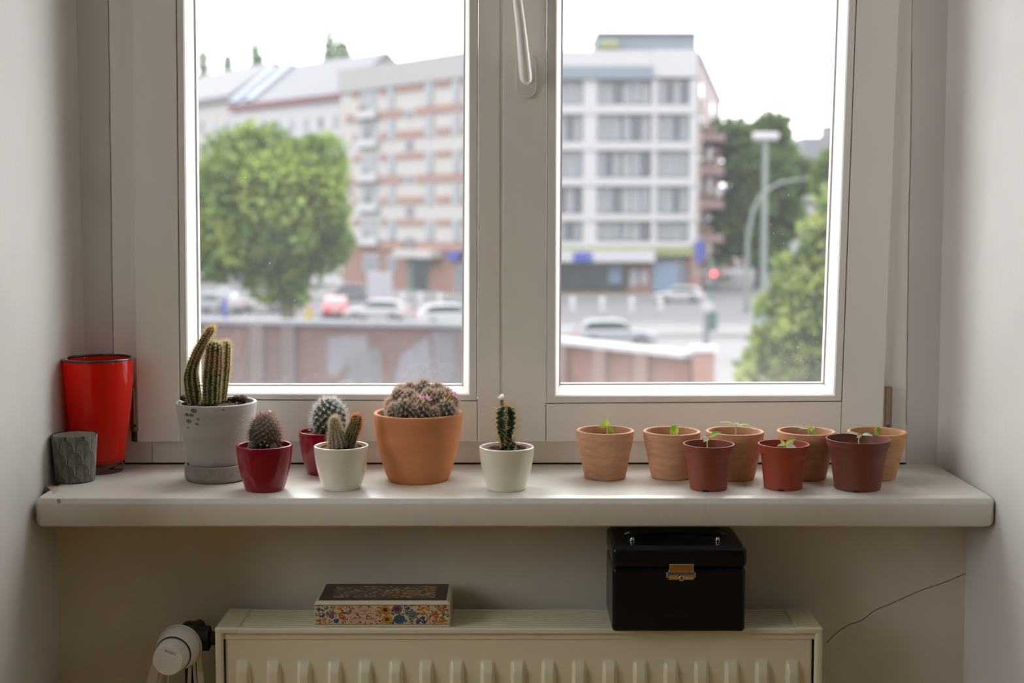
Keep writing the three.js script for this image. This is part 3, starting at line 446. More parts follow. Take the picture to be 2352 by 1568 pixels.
// ---------------------------------------------------------------- black leather case
{
  const zf = onY(1560, 1452, RT).z, xl = P(1406, 1449, zf).x, xr = P(1712, 1449, zf).x, w = xr - xl, d = 0.118, H0 = P(1560, 1256, zf).y - RT, hs = P(1560, 1302, zf).y - RT, cx = (xl + xr) / 2;
  const t = thing('leather_case', 'black leather vanity case with a metal clasp standing on the right end of the radiator', 'case', V(cx, RT + 0.0003, zf - d / 2));
  M.leather = mat([0.003, 0.0042, 0.0055], 0.4, { specularIntensity: 0.3, clearcoat: 0.45, clearcoatRoughness: 0.08, bumpMap: rep(tPlaster, 2, 2), bumpScale: 0.00025 });
  M.brass = mat([0.75, 0.50, 0.20], 0.3, { metalness: 1 }); M.chrome = mat([0.72, 0.68, 0.60], 0.22, { metalness: 1 });
  const puff = (g, amt, y0, y1) => { const p = g.attributes.position; for (let i = 0; i < p.count; i++) { const u = p.getX(i) / (w / 2), v = (p.getY(i) - y0) / (y1 - y0) * 2 - 1; if (p.getZ(i) > d / 2 - 0.004) p.setZ(i, p.getZ(i) + amt * (1 - u * u) * (1 - v * v)); } g.computeVertexNormals(); return g; };
  const soft = (w2, h, d2, y, r) => { const g = new RoundedBoxGeometry(w2, h, d2, 5, r); return g.translate(0, y, 0); };
  mesh('case_body', soft(w, hs - 0.0015, d, (hs - 0.0015) / 2, 0.006), M.leather, t);
  const lid = new THREE.Group(); lid.name = 'case_lid'; t.add(lid);
  mesh('lid_shell', soft(w + 0.001, H0 - hs, d + 0.006, (H0 + hs) / 2, 0.0065).translate(0, 0, 0.003), M.leather, lid);
  mesh('lid_cushion', new RoundedBoxGeometry(w - 0.006, 0.008, d - 0.002, 5, 0.0038).translate(0, H0 - 0.0022, 0.0028), M.leather, lid);
  const m = mpp(1560, 1300, zf), X = (px) => P(px, 1300, zf).x - cx, Y = (py) => P(1560, py, zf).y - RT, zz = d / 2;
  const cl = new THREE.Group(); cl.name = 'clasp'; t.add(cl);
  mesh('clasp_plate', boxAB(X(1536), Y(1306), zz - 0.001, X(1592), Y(1292), zz + 0.0082, 0.001), M.brass, cl);
  mesh('clasp_lip', boxAB(X(1536), Y(1293.5), zz - 0.001, X(1592), Y(1291.5), zz + 0.0092, 0.0005), M.chrome, cl);
  const hr = (Y(1307) - Y(1332)) / 2;
  mesh('clasp_latch', [new THREE.CylinderGeometry(hr, hr, X(1593) - X(1535), 28, 1).scale(1, 1, 0.5).rotateZ(Math.PI / 2).translate(0, 0, 0)].map((g) => g.translate((X(1593) + X(1535)) / 2, (Y(1307) + Y(1332)) / 2, zz + 0.0012)), M.chrome, cl);
  for (const [a, b] of [[1529.5, 1535], [1593, 1598]]) mesh('clasp_ear', boxAB(X(a), Y(1326), zz - 0.001, X(b), Y(1313), zz + 0.003, 0.0008), M.chrome, cl);
  mesh('lock_boss', lathe(roundProfile([[0, 0.003], [0.0025, 0.003], [0.004, 0.0026, 0.0006], [0.0042, 0]]), 24).rotateX(Math.PI / 2).translate(X(1564), Y(1325), zz + 0.0065), M.chrome, cl);
  mesh('keyhole', boxAB(X(1564) - 0.0006, Y(1325) - 0.0022, zz + 0.009, X(1564) + 0.0006, Y(1325) + 0.0022, zz + 0.0099), M.dark, cl);
  // carrying handle with two posts
  const zh = onY(1452, 1245, RT + H0).z - (zf - d / 2), xa = P(1452, 1240, zf - d / 2 + zh).x - cx, xb = P(1648, 1240, zf - d / 2 + zh).x - cx;
  for (const x of [xa, xb]) mesh('handle_post', lathe(roundProfile([[0, 0], [0.0042, 0, 0.0005], [0.0042, 0.002, 0.0004], [0.0026, 0.0028], [0.0026, 0.006], [0.0036, 0.0066, 0.0004], [0.0036, 0.0125, 0.0006], [0, 0.0128]]), 20).translate(x, H0 + 0.0022, zh), M.chrome, t);
  mesh('handle_strap', taper([V(xa - 0.012, H0 + 0.0105, zh), V(xa, H0 + 0.0135, zh), V(xa * 0.6 + xb * 0.4, H0 + 0.0185, zh), V(xa * 0.4 + xb * 0.6, H0 + 0.0185, zh), V(xb, H0 + 0.0135, zh), V(xb + 0.012, H0 + 0.0105, zh)], [0.001, 0.005, 0.006, 0.0062, 0.0062, 0.006, 0.005, 0.001], 16, 40, 1.2), M.leather, t);
  // faint blind-stamped mark low on the front
  const sq = (pts) => wire(pts.map(([px, py]) => V(X(px), Y(py), zz + 0.0001)), 0.00025, 5, 30);
  mesh('stamped_mark', [sq([[1551, 1400], [1556, 1406], [1562, 1409], [1568, 1404], [1572, 1397]]), sq([[1533, 1411], [1537, 1418], [1541, 1412], [1545, 1418], [1550, 1412], [1554, 1418], [1559, 1411], [1561, 1423]]), sq([[1566, 1417], [1570, 1412], [1574, 1417], [1580, 1411], [1586, 1416]])], M.leather, t);
}

// ---------------------------------------------------------------- pots: shared makers
const nTerra = fbm(201, 8, 4);
const tTerra = dataTex(512, 256, (u, v) => { const k = 0.9 + 0.16 * (nTerra(u, v * 2) - 0.5) + 0.08 * (nFine(u, v * 4) - 0.5) - 0.035 * sstep(nSoft(u, v * 6), 0.5, 0.7); return [k, k * 0.985, k * 0.97]; }, true);
const tConcrete = (() => {
  const r = rng(404), W2 = 1024, H2 = 512, a = new Float32Array(W2 * H2);
  for (let j = 0; j < H2; j++) for (let i = 0; i < W2; i++) a[j * W2 + i] = 0.94 + 0.05 * (nTerra(i / W2, j / H2 * 3) - 0.5) + 0.10 * (nPlaster(i / W2, j / H2) - 0.5);
  const dot = (cx, cy, rad, k) => { for (let y = -rad - 1 | 0; y <= rad + 1; y++) for (let x = -rad - 1 | 0; x <= rad + 1; x++) { const X = ((cx + x | 0) + W2) % W2, Y = cy + y | 0; if (Y >= 0 && Y < H2) a[Y * W2 + X] *= 1 - k * (1 - sstep(Math.hypot(x, y), rad - 1.5, rad + 0.5)); } };
  for (let i = 0; i < 420; i++) dot(r() * W2, r() * H2, 0.6 + r() * 1.4, 0.15 + r() * 0.3);
  for (const [u, v, s] of [[0.944, 0.94, 11], [0.931, 0.88, 8], [0.907, 0.88, 9], [0.911, 0.79, 11], [0.959, 0.826, 5], [0.952, 0.758, 6], [0.9, 0.7, 5], [0.062, 0.95, 4]]) dot(u * W2, v * H2, s * 1.45, 0.4);
  return dataTex(W2, H2, (u, v, i, j) => { const k = a[j * W2 + i]; return [k, k * 0.995, k * 0.98]; }, true);
})();
const tSoil = dataTex(256, 256, (u, v) => { const k = 0.35 + 0.9 * nFine(u, v) * nPlaster(u * 2, v * 2) * 2; return [k, k * 0.9, k * 0.8]; }, true);
const tSmooth = dataTex(256, 256, (u, v) => { const k = 0.94 + 0.06 * (nPlaster(u, v) - 0.5) + 0.05 * (nFine(u, v) - 0.5); return [k, k * 0.99, k * 0.98]; }, true);
M.terra = mat([0.76, 0.315, 0.13], 0.85, { map: tSmooth, bumpMap: rep(tFine, 3, 1), bumpScale: 0.0002 });
M.terraPale = mat([0.80, 0.44, 0.26], 0.88, { map: rep(tTerra, 2, 1), bumpMap: rep(tFine, 3, 1), bumpScale: 0.0003 });
M.terraTan = mat([0.82, 0.47, 0.23], 0.88, { map: rep(tTerra, 1.6, 1), bumpMap: rep(tFine, 3, 1), bumpScale: 0.0003 });
M.plasticPot = mat([0.25, 0.052, 0.028], 0.5, { bumpMap: rep(tFine, 4, 2), bumpScale: 0.00008 });
M.plasticRed = mat([0.36, 0.058, 0.026], 0.48, { bumpMap: rep(tFine, 4, 2), bumpScale: 0.00008 });
M.plasticBrown = mat([0.18, 0.048, 0.028], 0.5, { bumpMap: rep(tFine, 4, 2), bumpScale: 0.00008 });
M.redGlaze = mat([0.26, 0.001, 0.016], 0.5, { specularIntensity: 0.1, clearcoat: 0.9, clearcoatRoughness: 0.04 });
M.whiteGlaze = mat([0.82, 0.79, 0.66], 0.3, { clearcoat: 0.8, clearcoatRoughness: 0.1 });
M.concrete = mat([0.66, 0.66, 0.645], 0.9, { map: tConcrete, bumpMap: rep(tFine, 3, 2), bumpScale: 0.0004 });
M.saucer = mat([0.52, 0.51, 0.475], 0.9, { map: rep(tTerra, 3, 1), bumpMap: rep(tFine, 4, 1), bumpScale: 0.0005 });
M.soil = mat([0.16, 0.125, 0.10], 1, { map: tSoil });
M.soilDark = mat([0.045, 0.036, 0.03], 1, { map: tSoil });

// where a pot stands, from its outline in the photograph
function place(cx, yBottom, wBase, wRim, yRim) {
  const f = onY(cx, yBottom, SILL); let rB = wBase / 2 * mpp(cx, yBottom, f.z);
  const zc = f.z - rB; rB = wBase / 2 * mpp(cx, yBottom, zc);
  const top = P(cx, yRim, zc), rR = wRim / 2 * mpp(cx, yRim, zc), base = V(onY(cx, yBottom, SILL).x, SILL, zc);
  base.x = top.x;
  return { base, zc, rB, rR, H: top.y - SILL, L: (px, py, dz = 0) => P(px, py, zc + dz).sub(base), m: mpp(cx, yRim, zc) };
}
function soilDisc(r, y, seed, rough = 0.0022, lumps = 40, slope = 0) {
  const q = rng(seed), n1 = fbm(seed, 9, 3), pos = [], idx = [], uv = [], A = 44, B = 12;
  for (let b = 0; b <= B; b++) for (let a = 0; a <= A; a++) { const t = (a % A) / A * Math.PI * 2, rr = r * b / B, x = Math.cos(t) * rr, z = Math.sin(t) * rr; pos.push(x, y + (n1(x / r / 2 + 0.5, z / r / 2 + 0.5) - 0.5) * 2 * rough + slope * (1 - (b / B) ** 2), z); uv.push(x * 14, z * 14); }
  for (let b = 0; b < B; b++) for (let a = 0; a < A; a++) { const i = b * (A + 1) + a; idx.push(i, i + 1, i + A + 1, i + 1, i + A + 2, i + A + 1); }
  const list = [geoFrom(pos, idx, uv)];
  for (let i = 0; i < lumps; i++) { const t = q() * 6.283, d = Math.sqrt(q()) * r * 0.92, s = 0.0006 + q() ** 2 * 0.0022; const g = new THREE.IcosahedronGeometry(s, 1).scale(1, 0.7 + q() * 0.5, 0.7 + q() * 0.5).rotateY(q() * 6); const p = g.attributes.position; for (let k = 0; k < p.count; k++) { const w = 1 + 0.3 * Math.sin(p.getX(k) * 9000 + p.getY(k) * 7000 + i); p.setXYZ(k, p.getX(k) * w, p.getY(k) * w, p.getZ(k) * w); } g.computeVertexNormals(); list.push(g.translate(Math.cos(t) * d, y + rough * 0.5 + slope * (1 - (d / r) ** 2), Math.sin(t) * d)); }
  return merge(list);
}
const BOWL = [[0, 0.67], [0.03, 0.69], [0.08, 0.725], [0.2, 0.785], [0.32, 0.84], [0.5, 0.905], [0.68, 0.955], [0.85, 0.988], [0.97, 1]];
// outer profile by fractions of height and rim radius; wall, rounded rim, inside down to a floor
function vessel(o, prof, wall, floor, rim = 0.45) {
  const pts = [[0, 0], [o.rR * prof[0][1] * 0.985 - 0.0006, 0], ...prof.map(([f, r]) => [r * o.rR, Math.max(0.0005, f * o.H)])];
  const R = o.rR * prof[prof.length - 1][1], y = o.H;
  for (let k = 1; k <= 8; k++) { const a = Math.PI * k / 8; pts.push([R - wall / 2 + Math.cos(a) * wall / 2, y - wall * rim + Math.sin(a) * wall * rim]); }
  for (let k = prof.length - 1; k >= 0; k--) { const yy = prof[k][0] * o.H; if (yy < y - wall && yy > floor) pts.push([prof[k][1] * o.rR - wall, yy]); }
  pts.push([Math.max(0.004, lerp(prof[0][1], 1, clamp(floor / o.H, 0, 1)) * o.rR - wall), floor], [0, floor]);
  const g = lathe(pts, 96), uv = g.attributes.uv, ps = g.attributes.position; for (let i = 0; i < uv.count; i++) uv.setY(i, ps.getY(i) / o.H); return g;
}

// ---------------------------------------------------------------- cactus makers
M.skin = mat([1, 1, 1], 0.6, { vertexColors: true });
M.spine = mat([1, 1, 1], 1, { transmission: 0.5, thickness: 0, specularIntensity: 0.2 });
const spineGeo = new THREE.ConeGeometry(1, 1, 4, 1, true).translate(0, 0.5, 0);
function spines(parent, items, name = 'spines') {
  const im = new THREE.InstancedMesh(spineGeo, M.spine, items.length), q = new THREE.Quaternion(), m = new THREE.Matrix4(), up = V(0, 1, 0);
  items.forEach((s, i) => { q.setFromUnitVectors(up, s.d.clone().normalize()); m.compose(s.p, q, V(s.r, s.l, s.r)); im.setMatrixAt(i, m); im.setColorAt(i, s.c); });
  stuff(im); return add(im, parent, name);
}
const dirNear = (n, spread, r) => { const v = V(r() - 0.5, r() - 0.5, r() - 0.5).normalize(); return n.clone().addScaledVector(v, spread).normalize(); };
const mixC = (a, b, t) => new THREE.Color().copy(a).lerp(b, t);
// a ribbed column along a path; returns the mesh geometry and the areoles on its ribs
function column(path, radii, ribs, depth, colors, step, seed, lump = 0) {
  const c = curve(path), n = 90, per = 6, rad = ribs * per, fr = c.computeFrenetFrames(n, false), pos = [], col = [], idx = [], are = [], r = rng(seed), nz = fbm(seed, 7, 3);
  const len = c.getLength(), R = (t) => { const f = t * (radii.length - 1), k = Math.min(radii.length - 2, Math.floor(f)), s = f - k; const base = lerp(radii[k], radii[k + 1], s * s * (3 - 2 * s)); return t > 0.9 ? base * Math.sqrt(Math.max(0, 1 - ((t - 0.9) / 0.1) ** 2)) : base; };
  for (let i = 0; i <= n; i++) {
    const t = i / n, p = c.getPointAt(t), rr = R(t);
    for (let j = 0; j < rad; j++) {
      const a = j / rad * Math.PI * 2, w = 0.5 + 0.5 * Math.cos(a * ribs), rib = Math.round(a / (Math.PI * 2) * ribs) % ribs, k = rr * (1 - depth * (1 - w) ** 1.1) * (1 + lump * w * Math.cos((t * len / step - (0.4 + 0.5 * (rib % 2))) * Math.PI * 2));
      const q = p.clone().addScaledVector(fr.normals[i], Math.cos(a) * k).addScaledVector(fr.binormals[i], Math.sin(a) * k); pos.push(q.x, q.y, q.z);
      const g = colors(t, w, nz(j / rad, t), p); col.push(g.r, g.g, g.b);
    }
  }
  for (let i = 0; i < n; i++) for (let j = 0; j < rad; j++) { const a = i * rad + j, b = i * rad + (j + 1) % rad; idx.push(a, b, a + rad, b, b + rad, a + rad); }
  for (let k = 0; k < ribs; k++) for (let s = step * (0.4 + 0.5 * (k % 2)); s < len * 0.985; s += step) { const t = s / len, i = Math.min(n, Math.round(t * n)), a = k / ribs * Math.PI * 2, d = fr.normals[i].clone().multiplyScalar(Math.cos(a)).addScaledVector(fr.binormals[i], Math.sin(a)), tan = c.getTangentAt(t); const up = clamp((t - 0.86) / 0.14, 0, 1); are.push({ p: c.getPointAt(t).addScaledVector(d, R(t)), n: d.clone().multiplyScalar(1 - up * 0.75).addScaledVector(tan, up).normalize(), t }); }
  const g = geoFrom(pos, idx); g.setAttribute('color', new THREE.Float32BufferAttribute(col, 3));
  return { g, are, top: c.getPointAt(1), dir: c.getTangentAt(1) };
}
// a body with warty tubercles: radius by height, axis from a to b
function warty(a, b, prof, N, h, colors, seed, seg = 64) {
  const ax = b.clone().sub(a), len = ax.length(), q = new THREE.Quaternion().setFromUnitVectors(V(0, 1, 0), ax.clone().normalize()), pos = [], col = [], idx = [], are = [], nv = Math.round(seg * 0.8);
  const R = (t) => { const f = t * (prof.length - 1), k = Math.min(prof.length - 2, Math.floor(f)); return lerp(prof[k], prof[k + 1], f - k); };
  for (let i = 0; i < N; i++) { const t = 0.03 + 0.95 * (i + 0.5) / N, ph = i * 2.399963, rr = R(t), dr = (R(Math.min(1, t + 0.03)) - R(Math.max(0, t - 0.03))) / (0.06 * len), n = V(Math.cos(ph), -dr, Math.sin(ph)).normalize(); are.push({ p: V(Math.cos(ph) * rr, t * len, Math.sin(ph) * rr), n, t }); }
  const area = 2 * Math.PI * Math.max(...prof) * len / N, rad = Math.sqrt(area) * 0.62;
  for (let i = 0; i <= nv; i++) for (let j = 0; j < seg; j++) {
    const t = i / nv, ph = j / seg * Math.PI * 2, rr = R(t), p = V(Math.cos(ph) * rr, t * len, Math.sin(ph) * rr); let best = 1e9, bn = null;
    for (const s of are) { const d = s.p.distanceToSquared(p); if (d < best) { best = d; bn = s; } }
    const k = Math.max(0, 1 - best / (rad * rad)), g = colors(t, k, p); p.addScaledVector(bn.n, h * k); pos.push(p.x, p.y, p.z); col.push(g.r, g.g, g.b);
  }
  for (let i = 0; i < nv; i++) for (let j = 0; j < seg; j++) { const u = i * seg + j, v = i * seg + (j + 1) % seg; idx.push(u, u + seg, v, v, u + seg, v + seg); }
  const g = geoFrom(pos, idx); g.setAttribute('color', new THREE.Float32BufferAttribute(col, 3)); g.applyQuaternion(q).translate(a.x, a.y, a.z);
  for (const s of are) { s.p.addScaledVector(s.n, h).applyQuaternion(q).add(a); s.n.applyQuaternion(q); }
  return { g, are };
}
// a petal or leaf: blade from base to tip
function blade(base, tip, width, nrm, o = {}) {
  const d = tip.clone().sub(base), L = d.length(), side = d.clone().normalize().cross(nrm).normalize(), up = side.clone().cross(d.clone().normalize()).normalize(), pos = [], idx = [], uv = [], U = 12, K = 6, arch = (o.arch ?? 0.12) * L, fold = o.fold ?? 0.25, blunt = o.blunt ?? 1;
  for (let i = 0; i <= U; i++) for (let k = 0; k <= K; k++) { const u = i / U, s = k / K * 2 - 1, w = width / 2 * Math.pow(Math.sin(Math.PI * Math.pow(u * 0.985 + 0.012, 0.78)), blunt), p = base.clone().addScaledVector(d, u).addScaledVector(up, arch * Math.sin(Math.PI * u) + Math.abs(s) * w * fold + (o.curl ?? 0) * L * u * u).addScaledVector(side, s * w); pos.push(p.x, p.y, p.z); uv.push(k / K, u); }
  for (let i = 0; i < U; i++) for (let k = 0; k < K; k++) { const a = i * (K + 1) + k, b = a + K + 1; idx.push(a, a + 1, b, a + 1, b + 1, b); }
  return geoFrom(pos, idx, uv);
}
function petals(c, axis, n, len, w, open, seed) { const r = rng(seed), list = [], a = Math.abs(axis.y) < 0.9 ? V(0, 1, 0) : V(1, 0, 0), u = axis.clone().cross(a).normalize(), v = axis.clone().cross(u); for (let i = 0; i < n; i++) { const t = i / n * 6.283 + r() * 0.3, d = u.clone().multiplyScalar(Math.cos(t)).addScaledVector(v, Math.sin(t)), tip = c.clone().addScaledVector(axis, len * (0.8 + 0.3 * r())).addScaledVector(d, len * open * (0.8 + 0.4 * r())); list.push(blade(c, tip, w, axis, { arch: -0.1 })); } return merge(list); }
M.petalPink = mat([0.92, 0.52, 0.68], 0.8, { transmission: 0.35, thickness: 0, roughness: 1 });
M.petalWhite = mat([0.95, 0.92, 0.88], 1, { transmission: 0.4, thickness: 0 });
M.budRed = mat([0.62, 0.20, 0.16], 0.7); M.budGreen = mat([0.33, 0.38, 0.08], 0.7);

const C = (r, g, b) => LIN(r, g, b);

// ---------------------------------------------------------------- 1: concrete pot with three ribbed columns
{
  const o = place(497, 1112, 136, 183, 921), s = thing('potted_cactus', 'three tall ribbed cactus columns in a grey concrete pot on its saucer', 'cactus', o.base);
  const m = o.m, sh = P(497, 1071, o.zc + 0.045).y - SILL - 0.002;
  mesh('saucer', lathe(roundProfile([[0, 0], [68 * m, 0, 0.003], [74.5 * m, 0.006, 0.005], [74 * m, sh, 0.003], [66 * m, sh, 0.002], [64 * m, 0.008], [0, 0.008]]), 96), M.saucer, s);
  const y0 = 0.0085, H2 = o.H - y0, pg = vessel({ rR: o.rR, H: H2 }, [[0, 0.63], [0.06, 0.655], [0.12, 0.69], [0.3, 0.775], [0.5, 0.85], [0.7, 0.92], [0.88, 0.98], [0.98, 1]], 0.0052, H2 * 0.7, 0.25).translate(0, y0, 0);
  pg.rotateY(-Math.PI * 0.0); mesh('pot', pg, M.concrete, s);
  mesh('soil', soilDisc(o.rR * 0.9, o.H - 0.006, 61, 0.0035, 150, 0.003), M.soil, s);
  for (const [px, py, r, q] of [[556, 917, 0.0075, 1], [543, 915, 0.0055, 2], [424, 914, 0.0058, 3], [531, 918, 0.005, 4]]) { const g = new THREE.IcosahedronGeometry(r, 3), p = g.attributes.position; for (let i = 0; i < p.count; i++) { const k = 1 + 0.28 * (nFine(p.getX(i) * 30 + q, p.getY(i) * 30 + p.getZ(i) * 20) - 0.5) * 2; p.setXYZ(i, p.getX(i) * k * 1.15, p.getY(i) * k * 0.85, p.getZ(i) * k); } g.computeVertexNormals(); const c = o.L(px, py, -0.004); mesh('soil_clod', g.translate(c.x, c.y, c.z), M.soil, s); }
  const gr = C(0.035, 0.075, 0.022), br = C(0.20, 0.10, 0.04), tan = C(0.34, 0.25, 0.12), yl = C(0.95, 0.82, 0.46), cr = C(1, 0.95, 0.76);
  const cactus = (pts, rad, ribs, scar, seed, dz) => {
    const c = column(pts.map(([x, y, d]) => o.L(x, y, (d ?? 0) + dz)), rad.map((r) => r * m), ribs, 0.24, (t, w, n) => { const b = mixC(gr, br, clamp(scar(t) + (n - 0.5) * 0.9, 0, 1)); return mixC(b, tan, w ** 3 * 0.55); }, 0.0042, seed);
    const g = new THREE.Group(); g.name = 'cactus'; s.add(g); mesh('stem', c.g, M.skin, g);
    const r = rng(seed), it = [];
    for (const a of c.are) { const k = a.t > 0.9 ? 16 : 11; for (let i = 0; i < k; i++) it.push({ p: a.p, d: dirNear(a.n, a.t > 0.9 ? 0.8 : 1.15, r), l: 0.0032 + r() * 0.0042 + (a.t > 0.85 ? 0.0018 : 0), r: 0.00015, c: mixC(yl, cr, r()) }); }
    for (let i = 0; i < 90; i++) it.push({ p: c.top.clone().addScaledVector(c.dir, -0.002).add(V((r() - 0.5) * 0.008, (r() - 0.5) * 0.004, (r() - 0.5) * 0.008)), d: dirNear(c.dir, 0.9, r), l: 0.0045 + r() * 0.0055, r: 0.00016, c: mixC(yl, cr, r() * 0.7) });
    spines(g, it);
  };
  cactus([[447, 925], [442, 890], [439, 858], [449, 822], [466, 787], [480, 764], [490, 749]], [15, 18, 17.5, 13.5, 12, 11, 9.5, 9], 9, (t) => sstep(t, 0.45, 0.62), 71, 0.004);
  cactus([[486, 925], [487, 880], [491, 830], [494, 784]], [19, 20.5, 21, 20.5, 19, 17], 11, (t) => 0.85 * sstep(t, 0.42, 0.55) * (1 - sstep(t, 0.78, 0.86)), 72, 0.010);
  cactus([[508, 923], [511, 885], [516, 835], [519, 782]], [11, 13, 13, 12, 11], 8, (t) => 0.5, 73, -0.010);
}

// ---------------------------------------------------------------- 2: front red pot, brown egg-shaped cactus
function cachepot(cx, yb, wB, wR, yR, material, name, label, soilY, soilR, seed, group) {
  const o = place(cx, yb, wB, wR, yR), s = thing(name, label, 'cactus', o.base, group);
  mesh('pot', vessel(o, BOWL, o.rR * 0.10, o.H * 0.6, 0.4), material, s);
  mesh('soil', soilDisc(o.rR * soilR, o.H - soilY, seed, 0.0015, 70), M.soil, s);
  return { o, s };
}
{
  const { o, s } = cachepot(607, 1132, 82, 128.5, 1020, M.redGlaze, 'potted_cactus', 'brown egg-shaped cactus with a tiny white flower in the front red glazed pot', 0.007, 0.87, 62);
  const m = o.m, a = o.L(609, 1027), b = o.L(609, 949), dk = C(0.022, 0.026, 0.014), br = C(0.15, 0.10, 0.07), gy = C(0.24, 0.20, 0.165), gr = C(0.06, 0.085, 0.03), rd = C(0.88, 0.42, 0.32), pk = C(0.95, 0.68, 0.58), g2 = C(0.46, 0.36, 0.30);
  const w = warty(a, b, [24, 29, 32.5, 33.5, 33, 31.5, 29, 26, 22, 15, 4].map((r) => r * m), 190, 0.0022, (t, k) => mixC(mixC(dk, gr, 0.4), t > 0.55 ? gy : br, k * (0.35 + 0.6 * t)), 81);
  const g = new THREE.Group(); g.name = 'cactus'; s.add(g); mesh('stem', w.g, M.skin, g);
  const r = rng(81), it = [];
  for (const q of w.are) { for (let i = 0; i < 9; i++) it.push({ p: q.p, d: dirNear(q.n, 1.5, r), l: 0.0016 + r() * 0.0024, r: 0.00014, c: mixC(gy, g2, r()) }); const hot = q.n.x * 0.5 + q.n.y * 0.9; for (let i = 0; i < 7; i++) it.push({ p: q.p, d: dirNear(q.n, 0.6, r), l: 0.0046 + r() * 0.0042, r: 0.00018, c: mixC(hot > 0.1 ? rd : br, pk, r() * 0.8) }); }
  spines(g, it);
  for (const [x, y, rr, q] of [[581, 1022, 10, 5], [628, 1026, 6, 6]]) { const b0 = o.L(x, y + rr * 0.7, 0.018), b1 = o.L(x, y - rr, 0.018), k = warty(b0, b1, [0.7, 0.95, 1, 0.9, 0.6, 0.1].map((u) => u * rr * m), 40, 0.0009, (t, kk) => mixC(C(0.03, 0.05, 0.03), C(0.2, 0.21, 0.16), kk), q, 36); const og = new THREE.Group(); og.name = 'offset'; s.add(og); mesh('stem', k.g, M.skin, og); const i2 = []; for (const e of k.are) for (let i = 0; i < 7; i++) i2.push({ p: e.p, d: dirNear(e.n, 1.4, r), l: 0.0012 + r() * 0.0012, r: 0.0001, c: C(0.6, 0.58, 0.52) }); spines(og, i2); }
  const f0 = o.L(617, 957), f1 = o.L(619, 947), fg = new THREE.Group(); fg.name = 'flower'; s.add(fg);
  mesh('flower_tube', taper([f0, f1], [0.0012, 0.0022, 0.002], 10, 6), M.budGreen, fg); mesh('petals', petals(f1, V(0.35, 0.9, 0.1).normalize(), 9, 0.0032, 0.0016, 0.7, 9), M.petalWhite, fg);
  const k0 = o.L(600, 958), k1 = o.L(600, 949); mesh('bud', taper([k0, k1], [0.0008, 0.0016, 0.0004], 8, 6), M.budGreen, s);
  for (const [x, y, q] of [[608, 1014, 1], [599, 1021, 2], [614, 1023, 3]]) { const c = o.L(x, y, 0.022); mesh('pebble', new THREE.IcosahedronGeometry(0.0016, 2).scale(1.2, 0.8, 1).translate(c.x, c.y, c.z), mat([0.55, 0.38, 0.30], 0.9), s); }
}

// ---------------------------------------------------------------- 3: rear red pot, round white-spined cactus
{
  const { o, s } = cachepot(747, 1093, 77, 122, 988, M.redGlaze, 'potted_cactus', 'round dark green cactus covered in white spines in the rear red glazed pot', 0.006, 0.87, 63);
  const m = o.m, w = warty(o.L(756, 1000), o.L(757, 915), [20, 26, 31, 34, 35, 34.5, 33, 30, 25, 16, 3].map((r) => r * m), 130, 0.0022, (t, k) => mixC(C(0.012, 0.03, 0.016), C(0.05, 0.10, 0.05), k * (0.4 + 0.6 * t)), 82);
  const g = new THREE.Group(); g.name = 'cactus'; s.add(g); mesh('stem', w.g, M.skin, g);
  const r = rng(82), it = [], wh = C(1, 0.98, 0.96), gy = C(0.72, 0.68, 0.62);
  for (const q of w.are) { const n = q.t > 0.7 ? 26 : 17; for (let i = 0; i < n; i++) it.push({ p: q.p, d: dirNear(q.n, 1.7, r), l: 0.0045 + r() * 0.004, r: 0.0002, c: mixC(wh, gy, q.t < 0.3 ? r() : r() * 0.3) }); for (let i = 0; i < 6; i++) it.push({ p: q.p, d: dirNear(q.n, 0.45, r), l: 0.007 + r() * 0.005, r: 0.00024, c: mixC(wh, gy, q.t < 0.25 ? 0.7 : 0.1) }); }
  spines(g, it);
  const fb = o.L(740, 921, 0.008); mesh('bud', taper([fb, fb.clone().add(V(-0.0006, 0.0035, 0.001))], [0.0008, 0.0016, 0.0004], 8, 6), mat([0.75, 0.25, 0.32], 0.7), s);
  const c = o.L(712, 988, 0.0); mesh('pebble', new THREE.IcosahedronGeometry(0.0018, 2).scale(1.5, 0.7, 1).translate(c.x, c.y, c.z), mat([0.6, 0.5, 0.38], 0.9), s);
}

// inner plastic pot that shows inside the white cachepots
function liner(o, s, wIn, soilDrop, seed, dx = 0) {
  const r = wIn / 2 * o.m, y = o.H - 0.0022;
  mesh('liner_pot', lathe([[r * 0.8, y - 0.03], [r - 0.0006, y - 0.001], [r, y], [r - 0.0006, y + 0.0004], [r - 0.0013, y - 0.0004], [r * 0.78, y - 0.03]], 72).translate(dx, 0, 0), mat([0.36, 0.12, 0.075], 0.5), s);
  mesh('soil', soilDisc(r * 0.93, y - soilDrop, seed, 0.0013, 90).translate(dx, 0, 0), M.soil, s);
}
